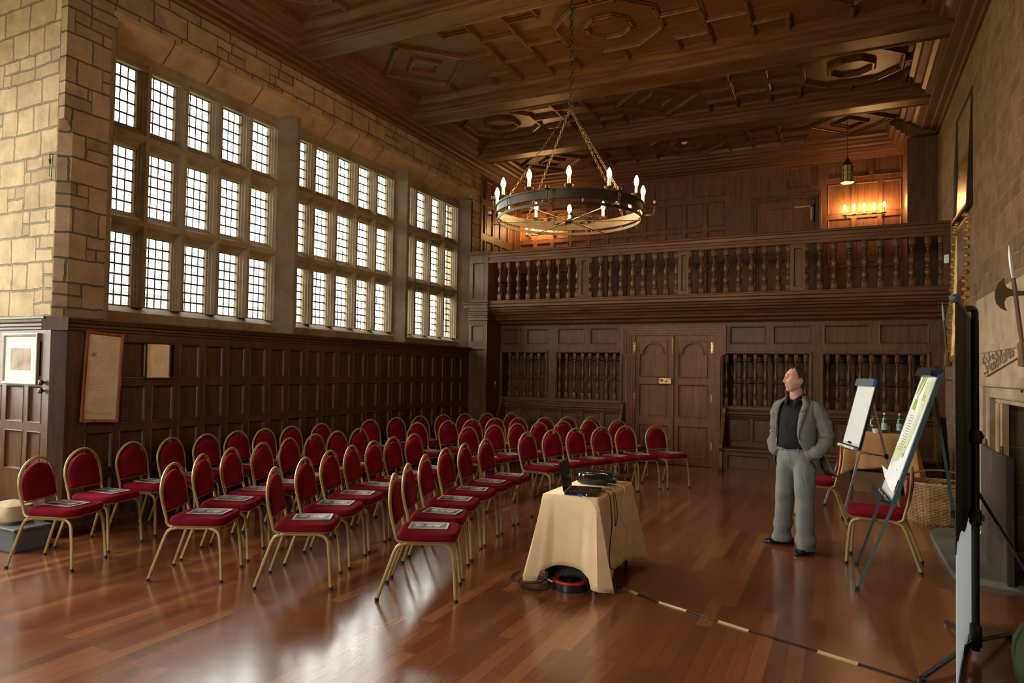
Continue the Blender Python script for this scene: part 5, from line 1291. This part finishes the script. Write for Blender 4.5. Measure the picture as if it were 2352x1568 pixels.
for p in (P0.lerp(P1, .45), P1.lerp(P2, .6)):
    m = MB(); m.tube([(p.x,p.y+.03*math.cos(t),1.01+.07*math.sin(t)) for t in [PI*i/10 for i in range(11)]], .008, 6); m.build('handle', M['iron'], fg)
m = MB(); leafb(m, P2+Vector((0,.004,0)), P2-Vector((0,.05,0)), 0, 1.02, .04); m.build('end_stile', M['iron'], fg)
pk = thing('fire_poker', 'iron fire poker with hooked handle leaning beside the fire screen', 'poker', (1.20, 8.24, .05)); m = MB(); m.tube(smooth_path([(-.05,.06,0),(.06,.02,.30),(.16,.0,.70),(.17,-.0,.80),(.15,.03,.84),(.13,.0,.80)]), .008, 6); m.build('rod', M['steel'], pk)
M['canvas'] = plain('olive_canvas', (.085,.10,.035), .8, bump=.5, bscale=120, var=.3); M['canvasd'] = plain('dark_olive_webbing', (.025,.035,.018), .7)
gb_ = thing('canvas_bag', 'olive green canvas bag on the floor in the bottom right corner', 'bag', (1.08, 4.86, 0))
m = MB(); R = []
for z, k in ((.0,.88),(.04,1.0),(.14,1.04),(.24,.98),(.31,.82),(.345,.55),(.355,.2)):
    R.append([(.215*k*math.copysign(abs(math.cos(t))**.65, math.cos(t))*(1+.04*math.sin(4*t+z*9)), .19*k*math.copysign(abs(math.sin(t))**.65, math.sin(t))*(1+.05*math.sin(3*t+z*14)), z+.008*math.sin(5*t)) for t in [2*PI*i/32 for i in range(32)]])
m.rings(R); m.build('body', M['canvas'], gb_)
m = MB(); m.tube(smooth_path([(-.205,-.05,.06),(-.215,-.03,.20),(-.17,0,.31),(-.05,.02,.37),(.08,.03,.365)]), .012, 6, rx=.005); m.tube(smooth_path([(-.10,-.19,.05),(-.11,-.20,.2),(-.07,-.15,.31),(-.02,-.05,.36)]), .012, 6, rx=.005); m.build('strap', M['canvasd'], gb_)
m = MB(); m.box(-.16,.04,-.215,-.17,.05,.19,.03); m.build('pocket', M['canvas'], gb_)
M['crate'] = plain('grey_plastic_crate', (.075,.08,.08), .5); M['cream'] = plain('cream_fabric', (.40,.30,.18), .8, var=.2)
cr = thing('storage_crate', 'grey storage crate on the floor behind the leftmost back-row chair', 'crate', (-6.78, 3.78, 0)); m = MB(); m.box(-.30,.26,-.16,.16,0,.21,.012); m.box(-.31,.27,-.17,.17,.19,.215,.006); m.build('tub', M['crate'], cr)
pk_ = thing('cushion', 'cream cushion lying on the grey storage crate at the left edge', 'cushion', (-6.90, 3.80, .215)); m = MB(); m.rings([[(.19*k*math.copysign(abs(math.cos(t))**.5, math.cos(t)), .15*k*math.copysign(abs(math.sin(t))**.5, math.sin(t)), z) for t in [2*PI*i/24 for i in range(24)]] for z, k in ((0,.8),(.03,.98),(.10,1),(.16,.85),(.19,.4),(.195,.05))]); m.build('cover', M['cream'], pk_)

# ------------------------------------------------------------------ the standing man
def skin_mat():
    m, nt, p, out = new_mat('skin'); p.inputs['Base Color'].default_value = (.50,.27,.18,1); p.inputs['Roughness'].default_value = .5
    p.inputs['Subsurface Weight'].default_value = .12; p.inputs['Subsurface Radius'].default_value = (.02,.008,.004)
    tc = N(nt, 'ShaderNodeTexCoord'); n = N(nt, 'ShaderNodeTexNoise', Scale=14, Detail=4); nt.links.new(tc.outputs['Object'], n.inputs['Vector'])
    c = ramp(nt, n.outputs[0], [(.3,(.42,.20,.13)), (.7,(.56,.32,.22))]); nt.links.new(c, p.inputs['Base Color']); return m
M['skin'] = skin_mat()
M['suit'] = plain('grey_suit_wool', (.150,.145,.132), .9, bump=.4, bscale=500, spec=.2, var=.10); M['trous'] = plain('grey_trouser_wool', (.185,.185,.175), .9, bump=.4, bscale=500, spec=.2, var=.08)
M['shirt'] = plain('black_shirt', (.010,.010,.011), .7, var=.2, spec=.15); M['shoe'] = plain('black_leather', (.010,.010,.011), .22, coat=.4); M['hair'] = plain('dark_brown_hair', (.028,.016,.010), .5, bump=.8, bscale=90, var=.4)
M['eyew'] = plain('eye_white', (.65,.62,.58), .3); M['iris'] = plain('dark_iris', (.03,.03,.03), .2); M['lip'] = plain('lip_skin', (.42,.16,.12), .5)
cloth_folds(M['suit']); cloth_folds(M['trous'], (8,8,3.5), .6); cloth_folds(M['shirt'], (10,10,6), .4)
man = thing('person', 'man in grey suit and black shirt, hands in pockets, looking up to the left', 'person', (-.41, 7.52, 0), rad(-26))
def ell(cx, cy, z, rx, ry, n=40, a0=0, e=1.0, fold=0, ph=0):
    R = []
    for i in range(n):
        t = 2*PI*i/n; c, s = math.cos(t), math.sin(t)
        k = 1+fold*math.sin(t*7+ph)+fold*.6*math.sin(t*11+ph*2.3)
        R.append((cx+rx*k*math.copysign(abs(c)**e, c), cy+ry*k*math.copysign(abs(s)**e, s), z))
    return R
# head: lat/long ellipsoid sculpted with bumps, front = -y
HC = Vector((0, -.012, 1.655)); HY = rad(-30); HP = rad(10)
HM = Matrix.Translation(HC) @ Matrix.Rotation(HY, 4, 'Z') @ Matrix.Rotation(-HP, 4, 'X')
def headpt(lon, lat, off=0):
    """lon 0 = front, + = his left; lat in rad"""
    lo, la = math.degrees(lon), math.degrees(lat)
    rx, ry, rz = .080, .101, .127
    cl, sl = math.cos(lat), math.sin(lat)
    x = math.sin(lon)*cl*rx; y = -math.cos(lon)*cl*ry; z = sl*rz
    if z < 0: 
        t = -z/rz; x *= 1-.22*t*t-.10*t; 
        if y > 0: y *= 1-.35*t
    if y > 0 and z > -.04: y *= 1.08
    def g(a, b, sa, sb): return math.exp(-((lo-a)/sa)**2-((la-b)/sb)**2)
    f = 0
    f += .019*g(0,-15,7.5,6) + .013*g(0,-6,6,8) + .008*g(0,4,6,7)
    f += .006*(g(9,-19,5,4)+g(-9,-19,5,4))
    f += .007*(g(17,15,13,5)+g(-17,15,13,5)) - .013*(g(20,3,9,6)+g(-20,3,9,6)) + .004*(g(32,-12,14,10)+g(-32,-12,14,10))
    f += .007*g(0,-33,13,3.2) + .007*g(0,-39.5,11,3.4) - .003*g(0,-36.5,15,1.5) + .004*g(0,-28,10,4) - .004*g(0,-46,14,4)
    f += .017*g(0,-58,22,11) + .006*(g(55,-45,20,14)+g(-55,-45,20,14))
    d = Vector((x, y, z)); n_ = d.normalized()
    return d + n_*(f+off) + Vector((0, -f*.25, 0))
bd = MB(); NL, NT = 64, 52; R = []
for j in range(1, NT):
    la = PI/2 - PI*j/NT
    if la < rad(-74): break
    R.append([tuple(HM @ headpt(2*PI*i/NL-PI, la)) for i in range(NL)])
top = [tuple(HM @ headpt(0, rad(89.9)))]*NL
R.insert(0, top)
# neck and body overlap the jaw from below
def nring(cx, cy, z, rx, ry): return [(cx+rx*math.sin(2*PI*i/NL-PI+HY*0), cy-ry*math.cos(2*PI*i/NL-PI), z) for i in range(NL)]
bd.rings(R); R = []
for k, (cx, cy, z, rx, ry) in enumerate(((-.004,.004,1.63,.050,.055),(-.002,.006,1.575,.054,.060),(.0,.012,1.548,.057,.062),(.0,.016,1.52,.059,.063),(.0,.022,1.49,.064,.066),(.0,.028,1.46,.078,.066),(.0,.03,1.43,.12,.074),(.0,.03,1.38,.155,.082),(.0,.02,1.25,.150,.090),(.0,.015,1.08,.145,.095),(.0,.02,.95,.150,.100),(.0,.02,.86,.145,.10))):
    R.append(nring(cx, cy, z, rx, ry))
bd.rings(R)
# ears
for s in (-1, 1):
    rr_ = []
    for k, (u, w, h) in enumerate(((0,.009,.019),(.005,.014,.026),(.010,.016,.029),(.012,.0135,.026),(.008,.008,.018))):
        rr_.append([tuple(HM @ Vector((s*(.073+u), .012+w*math.cos(t)+u*.5, -.008+h*math.sin(t)))) for t in [2*PI*i/14 for i in range(14)]])
    bd.rings(rr_)
# limbs inside the clothes, hands in the pockets
FL, FR = Vector((.165,-.095,0)), Vector((-.175,.065,0))
bd.tube([(.085,.02,.90),(.115,0,.70),(.135,-.03,.50),(.155,-.04,.28),(FL.x,FL.y+.03,.10)], [.085,.082,.058,.054,.040], 12)
bd.tube([(-.085,.02,.90),(-.12,.02,.70),(-.145,.04,.50),(-.165,.06,.28),(FR.x,FR.y+.03,.10)], [.085,.082,.058,.054,.040], 12)
ARM = {1: [(.155,.03,1.40),(.222,.045,1.325),(.256,.065,1.20),(.272,.075,1.09),(.250,-.02,.985),(.150,-.055,.925)], -1: [(-.155,.03,1.40),(-.215,.05,1.325),(-.240,.075,1.20),(-.250,.08,1.10),(-.225,-.01,1.0),(-.145,-.050,.93)]}
for s in (-1, 1):
    A_ = [Vector(p) for p in ARM[s]]; bd.tube(A_, [.055,.050,.046,.042,.034,.026], 12)
    w = A_[-1]; d = Vector((-s*.45, .25, -1)).normalized(); side = Vector((-s*.7, -.2, 0)).normalized()
    bd.tube([w, w+d*.05, w+d*.09], [.027,.036,.032], 10, rx=[.018,.018,.016])
    for k in range(4):
        b0 = w+d*.085+side*(.024-.016*k); bd.tube([b0, b0+d*.035, b0+d*.06+Vector((-s*.012,0,0)), b0+d*(.078-.008*abs(k-1.4))+Vector((-s*.024,0,0))], [.0095,.009,.008,.006], 7)
    b0 = w+d*.03+side*.03; bd.tube([b0, b0+d*.025+side*.018, b0+d*.05+side*.024], [.011,.010,.007], 7)
body = bd.build('body', M['skin'], man)
def onhead(lon, lat, off, r, mat, name, par, sc=(1,1,1)):
    m = MB(); c = HM @ headpt(rad(lon), rad(lat), off)
    R = [[(c.x+r*sc[0]*math.cos(a)*math.sin(b), c.y+r*sc[1]*math.sin(a)*math.sin(b), c.z+r*sc[2]*math.cos(b)) for a in [2*PI*i/14 for i in range(14)]] for b in [PI*(j+.05)/8.1 for j in range(9)]]
    m.rings(R); return m.build(name, mat, par)
for s in (-1, 1):
    e = onhead(s*19, 3, -.0085, .0125, M['eyew'], 'eye', body); onhead(s*19-5, 4.0, .0012, .0050, M['iris'], 'iris', e)
# eyelids / brows / lips
m = MB()
for s in (-1, 1): m.tube([tuple(HM @ headpt(rad(s*a), rad(13+2.5*math.sin(PI*(a-8)/26)), .000)) for a in (8,13,19,26,33)], [.0022,.0040,.0044,.0036,.0016], 6)
m.build('eyebrows', M['hair'], body)
m = MB()
for s in (-1, 1): m.tube([tuple(HM @ headpt(rad(s*a), rad(6.2+2.0*math.sin(PI*(a-10)/18)), .0015)) for a in (9,14,19,24,29)], .0026, 6)
m.build('eyelids', M['skin'], body)
m = MB(); m.tube([tuple(HM @ headpt(rad(a), rad(-34.0+.8*abs(a)/10), -.001)) for a in (-15,-8,-3,0,3,8,15)], [.0008,.0018,.0024,.0022,.0024,.0018,.0008], 6); m.tube([tuple(HM @ headpt(rad(a), rad(-38+.9*abs(a)/10), -.001)) for a in (-14,-7,0,7,14)], [.0008,.0022,.0028,.0022,.0008], 6); m.build('lips', M['lip'], body)
# hair: shell over the skull with a receding hairline
def hl(lo):      # hairline latitude for |lon|
    a = abs(lo)
    if a < 14: return 50
    if a < 40: return 50+12*math.sin(PI*(a-14)/52)
    if a < 62: return 58-(a-40)*1.15
    if a < 84: return 33-(a-62)*1.3
    if a < 92: return 4-(a-84)*.3
    if a < 100: return 14
    if a < 112: return 2-(a-100)*2.4
    return -33
m = MB(); NLh = 72; Rr = []
K = 16
for j in range(K+1):
    ring = []
    for i in range(NLh):
        lo = 360*i/NLh-180; h = hl(lo); la = 89.5-(89.5-h)*j/K
        off = .0105*(1-.85*max(0, (j-K+2.5)/2.5)) + .0016*math.sin(i*2.1)+.0012*math.sin(i*5.3+j)
        if j == K: off = -.003
        if abs(lo) < 30: off *= .75
        ring.append(tuple(HM @ headpt(rad(lo), rad(la), off)))
    Rr.append(ring)
m.rings(Rr); m.build('hair', M['hair'], man)
# shirt
m = MB(); R = []
for z, rx, ry, cy in ((.965,.172,.122,.01),(1.0,.170,.128,.0),(1.08,.166,.128,.0),(1.18,.168,.124,.005),(1.30,.178,.120,.01),(1.38,.178,.108,.02),(1.43,.140,.090,.03),(1.462,.088,.074,.026)): R.append(ell(0, cy, z, rx, ry, 44, e=.92, fold=.008, ph=z*20))
m.rings(R, cap0=False, cap1=False); 
# open collar
for s in (-1, 1):
    pts = []
    cs = [(.0,.098,1.515,1.465),(.055,.075,1.522,1.465),(.078,.025,1.520,1.462),(.070,-.030,1.505,1.45),(.045,-.068,1.482,1.425),(.028,-.085,1.462,1.392)]
    Ro = [[(s*x*1.02, y*1.0, zt), (s*(x*1.16+.004), y*1.10-(.006 if y < 0 else 0), (zt+zb)/2), (s*(x*1.22+.012), y*1.18-(.012 if y < 0 else 0), zb-.012)] for x, y, zt, zb in cs]
    m.rings(Ro, closed=False)
for k in range(6):
    z = 1.39-.07*k; m.lathe([(0,-.004),(.005,-.003),(.005,0),(0,0)], (.0,-.100-.024*min(1,(1.40-z)*3.2),z), 8, 'y')
sh = m.build('shirt', M['shirt'], man); q = sh.modifiers.new('s','SOLIDIFY'); q.thickness = .003
# skin V at the neck opening
# jacket: open shell
jk = MB(); R = []
J = [ # z, rx, ry, cy, right-front edge angle, left-front edge angle (deg, 0 = front, + = his left), flare
 (.800,.222,.160,.045,-68,84),(.84,.218,.160,.040,-66,74),(.88,.214,.158,.035,-62,62),(.94,.206,.152,.030,-56,48),(1.0,.196,.146,.022,-50,36),(1.06,.190,.143,.018,-47,28),(1.14,.188,.140,.016,-45,24),(1.24,.194,.138,.016,-42,24),(1.33,.204,.132,.020,-36,26),(1.39,.212,.122,.026,-31,28),(1.425,.205,.106,.032,-28,30),(1.45,.165,.092,.036,-28,32),(1.475,.112,.080,.038,-32,36),(1.505,.080,.070,.036,-44,48)]
NJ = 64
for z, rx, ry, cy, a0, a1 in J:
    ring = []
    for i in range(NJ+1):
        t = a1+(360+a0-a1)*i/NJ; th = rad(t)
        k = 1+.006*math.sin(t*.11+z*30)+.005*math.sin(t*.05-z*22)
        ring.append((rx*k*math.copysign(abs(math.sin(th))**.92, math.sin(th)), cy-ry*k*math.copysign(abs(math.cos(th))**.92, math.cos(th)), z+(.02*math.sin(rad(t-a1)*.5) if z < .82 else 0)))
    R.append(ring)
jk.rings(R, closed=False)
# sleeves
for s in (-1, 1):
    A_ = smooth_path(ARM[s][:5]+[tuple(Vector(ARM[s][5]).lerp(Vector(ARM[s][4]), .0))], 7); n_ = len(A_); rad_ = []
    for i in range(n_):
        t = i/(n_-1); r0 = .074-.014*min(1,t*1.6)-.004*t; r0 += .0045*math.sin(t*38+s)*(.4+t) + .003*math.sin(t*61)
        if i < 4: r0 = (.056,.063,.068,.071)[i]
        rad_.append(r0)
    jk.tube([Vector((p.x*.94 if i == 0 else p.x, p.y, p.z)) for i, p in enumerate(A_)], rad_, 20, rx=[a*.86 for a in rad_])
jo = jk.build('jacket', M['suit'], man); q = jo.modifiers.new('s','SOLIDIFY'); q.thickness = .006; q.offset = 1
# lapels
def jp(z, t, off=.010):
    for i in range(len(J)-1):
        if J[i][0] <= z <= J[i+1][0]:
            k = (z-J[i][0])/(J[i+1][0]-J[i][0]); v = [J[i][q_]+(J[i+1][q_]-J[i][q_])*k for q_ in range(6)]; break
    else: v = J[-1]
    _, rx, ry, cy, a0, a1 = v
    e = a1 if t > 0 else a0; th = rad(e+t); 
    return (( rx+off)*math.copysign(abs(math.sin(th))**.92, math.sin(th)), cy-(ry+off)*math.copysign(abs(math.cos(th))**.92, math.cos(th)), z)
for s in (1, -1):
    lm = MB()
    zs_ = [1.08,1.14,1.20,1.26,1.32,1.345]; ws = [.6,6,11,15,19,20]
    Ro = [[jp(z, s*.1, .009), jp(z, s*w*.5, .015), jp(z, s*w, .010)] for z, w in zip(zs_, ws)]
    lm.rings(Ro, closed=False)
    zs_ = [1.352,1.38,1.41,1.44,1.47,1.50]; ws = [17,17,20,26,34,44]
    Ro = [[jp(z, s*.1, .009), jp(z, s*w*.5, .016), jp(z, s*w, .011)] for z, w in zip(zs_, ws)]
    lm.rings(Ro, closed=False)
    lo_ = lm.build('lapel', M['suit'], jo); q = lo_.modifiers.new('s','SOLIDIFY'); q.thickness = .004; q.offset = 1
m = MB(); p0 = jp(1.245, 34, .012); p1 = jp(1.255, 62, .012); m.bar(p0, p1, .004, .012); m.build('breast_pocket', M['suit'], jo)
m = MB(); p = jp(1.085, 7, .008); m.lathe([(0,-.004),(.009,-.003),(.009,0),(0,0)], p, 10, 'y'); m.build('button', M['black'], jo)
# jacket tail swept back behind his left arm
m = MB(); R = [[(.16,.08,.98),(.22,.06,.98),(.26,.02,.96)],[(.17,.12,.90),(.27,.09,.90),(.31,.03,.88)],[(.19,.14,.80),(.32,.11,.80),(.35,.05,.79)],[(.22,.15,.74),(.36,.13,.735),(.385,.08,.735)]]; m.rings(R, closed=False); o = m.build('jacket_tail', M['suit'], jo); q = o.modifiers.new('s','SOLIDIFY'); q.thickness = .006
# trousers
tr_ = MB()
tr_.rings([ell(0, .012, z, rx, ry, 40, e=.9) for z, rx, ry in ((.755,.04,.05),(.79,.11,.085),(.83,.160,.112),(.87,.182,.126),(.92,.186,.130),(.975,.176,.126),(1.0,.173,.124))], cap1=True)
for s, F in ((1, FL), (-1, FR)):
    top = Vector((s*.088, .012, .90)); R = []; n_ = 34
    for i in range(n_+1):
        t = i/n_; z = .90-.875*t
        cx = top.x+(F.x-top.x)*t**1.1; cy = top.y+(F.y-.005-top.y)*t
        rx = .088+.014*math.sin(PI*min(1,t*5)/2)-.030*min(1, t*1.5)+.014*t; ry = .108+.008*math.sin(PI*min(1,t*5)/2)-.032*min(1, t*1.5)+.014*t
        wr_ = .013*math.sin(t*36+s*1.3)*max(0, t-.66)/.34 + .006*math.sin(t*21+s)*math.exp(-((t-.45)/.12)**2) + .005*math.sin(t*60+s)*math.exp(-((t-.06)/.06)**2)
        if i == n_: rx *= .98
        R.append([(cx+(rx+wr_*(1+math.sin(a*2+t*9)))*math.cos(a), cy+(ry+wr_*(1+math.cos(a*2-t*7)))*math.sin(a)-(.005*math.exp(-((a-4.712)/.30)**2)), z+.012*math.sin(a+PI)*(t > .97)) for a in [2*PI*k/36 for k in range(36)]])
    tr_.rings(R)
to = tr_.build('trousers', M['trous'], man)
q = to.modifiers.new('r', 'REMESH'); q.mode = 'VOXEL'; q.voxel_size = .009; q.use_smooth_shade = True
q = to.modifiers.new('sm', 'SMOOTH'); q.factor = .5; q.iterations = 14
m = MB(); m.rings([ell(0, .010, z, .1775, .1285, 40, e=.9) for z in (.965, 1.0)], cap0=False, cap1=False); 
for a in (-150,-115,-62,-30,40): 
    th = rad(a); x, y = .179*math.cos(th), .010+.130*math.sin(th); m.box(x-.006,x+.006,y-.006,y+.006,.955,1.005,.002)
o = m.build('waistband', M['trous'], to); q = o.modifiers.new('s','SOLIDIFY'); q.thickness = .004
m = MB(); m.tube([(.0,-.124,.955),(.004,-.126,.90),(.0,-.112,.84)], .003, 5); m.build('fly_seam', M['trous'], to)
# shoes
def shoe(F, ang, par):
    m = MB(); R = []
    for t, w, h, zc in ((-.115,.012,.03,.03),(-.105,.030,.075,.0),(-.07,.036,.085,.0),(-.02,.038,.088,.0),(.03,.042,.070,.0),(.08,.047,.055,.0),(.12,.045,.045,.0),(.155,.034,.036,.0),(.178,.012,.022,.004)):
        R.append([(w*math.copysign(abs(math.cos(a))**.8, math.cos(a)), -t, zc+.004+h*.5*(1+math.copysign(abs(math.sin(a))**.8, math.sin(a)))) for a in [2*PI*i/20 for i in range(20)]])
    m.rings(R); m.xf(Matrix.Translation(F) @ Matrix.Rotation(ang, 4, 'Z')); s_ = m.build('shoe', M['shoe'], par)
    m = MB(); pr = [(.0,.118),(-.034,.09),(-.036,.03),(-.044,-.06),(-.046,-.11),(-.034,-.155),(-.01,-.182),(.01,-.182),(.034,-.155),(.046,-.11),(.044,-.06),(.036,.03),(.034,.09)]
    m.prism(pr, 0, .012, 'xy'); m.xf(Matrix.Translation(F) @ Matrix.Rotation(ang, 4, 'Z')); m.build('sole', M['rubber'], s_)
shoe(FL, rad(-4), man); shoe(FR, rad(-48), man)
# ------------------------------------------------------------------ outside, seen through the leaded lights
M['lawn'] = plain('grass_outside', (.10,.16,.05), .9, var=.3); M['bstone'] = plain('pale_stone_outside', (.42,.40,.34), .9, var=.2); M['slate'] = plain('slate_roof', (.20,.22,.24), .7)
gr = MB(); gr.box(-80, -9.6, -40, 60, -.6, -.5); gr.build('ground', M['lawn'], kind='structure')
ob = thing('building', 'pale stone wing of the house outside, faint behind the leaded windows', 'building', (-30, 24, -.5))
m = MB(); m.box(-4,4,-16,10,0,5.2); m.build('wall', M['bstone'], ob); m = MB(); m.prism([(-4.4,5.1),(4.4,5.1),(0,8.0)], -16.4, 10.4, 'xz'); m.build('roof', M['slate'], ob)
# ------------------------------------------------------------------ daylight
w = bpy.data.worlds.new('overcast'); sc.world = w; w.use_nodes = True; nt = w.node_tree; nt.nodes.clear()
o = N(nt, 'ShaderNodeOutputWorld'); b = N(nt, 'ShaderNodeBackground'); b.inputs[0].default_value = (1.0,.975,.93,1); b.inputs[1].default_value = 22.0
nt.links.new(b.outputs[0], o.inputs[0])
def portal(name, loc, rot, sx, sy):
    l = bpy.data.lights.new(name, 'AREA'); l.shape = 'RECTANGLE'; l.size = sx; l.size_y = sy; l.cycles.is_portal = True
    q = bpy.data.objects.new(name, l); COL.objects.link(q); q.location = loc; q.rotation_euler = rot
for i, (ys, pt, n) in enumerate(WIN):
    portal('daylight_portal', (-7.34, ys+pt*n/2, 3.72), (0, rad(-90), 0), 2.8, pt*n)
portal('daylight_portal', (-9.38, 2.15, 3.2), (0, rad(-90), 0), 3.8, 3.5)
def warm(name, loc, e, r):
    l = bpy.data.lights.new(name, 'POINT'); l.energy = e; l.color = (1,.70,.42); l.shadow_soft_size = r
    q = bpy.data.objects.new(name, l); COL.objects.link(q); q.location = loc
warm('alcove_lamp', (-8.1, 1.8, 3.9), 110, .35)
warm('hall_fill', (-2.0, -2.2, 4.0), 60, .5)  # unseen warm fill light added behind the camera
portal('daylight_portal', (-4.35, -4.38, 3.25), (rad(90), 0, 0), 2.3, 3.3)
# ------------------------------------------------------------------ camera
f_, px, py = 1595.58, 1117.37, 804.36
yaw, pitch, roll = .473598, .028442, .0171359
fw = Vector((-math.sin(yaw)*math.cos(pitch), math.cos(yaw)*math.cos(pitch), math.sin(pitch)))
r_ = Vector((math.cos(yaw), math.sin(yaw), 0)); u_ = r_.cross(fw)
r2 = math.cos(roll)*r_+math.sin(roll)*u_; u2 = -math.sin(roll)*r_+math.cos(roll)*u_
cd = bpy.data.cameras.new('camera'); cam = bpy.data.objects.new('camera', cd); COL.objects.link(cam)
cam.matrix_world = Matrix(((r2.x,u2.x,-fw.x,0),(r2.y,u2.y,-fw.y,0),(r2.z,u2.z,-fw.z,1.70),(0,0,0,1)))
cd.sensor_width = 36; cd.lens = f_/2352*36; cd.shift_x = (1176-px)/2352; cd.shift_y = (py-784)/2352; cd.clip_end = 300; cd.clip_start = .05
sc.camera = cam
sc.view_settings.view_transform = 'Standard'; sc.view_settings.look = 'None'; sc.view_settings.gamma = 1; sc.view_settings.exposure = 0.47
sc.view_settings.use_curve_mapping = False
cy = sc.cycles; cy.use_denoising = True; cy.use_adaptive_sampling = True; cy.adaptive_threshold = .04; cy.max_bounces = 6; cy.diffuse_bounces = 3; cy.glossy_bounces = 3; cy.transparent_max_bounces = 12; cy.sample_clamp_indirect = 4; cy.caustics_reflective = False; cy.caustics_refractive = False
try: cy.denoiser = 'OPENIMAGEDENOISE'
except Exception: pass
cy.use_light_tree = True
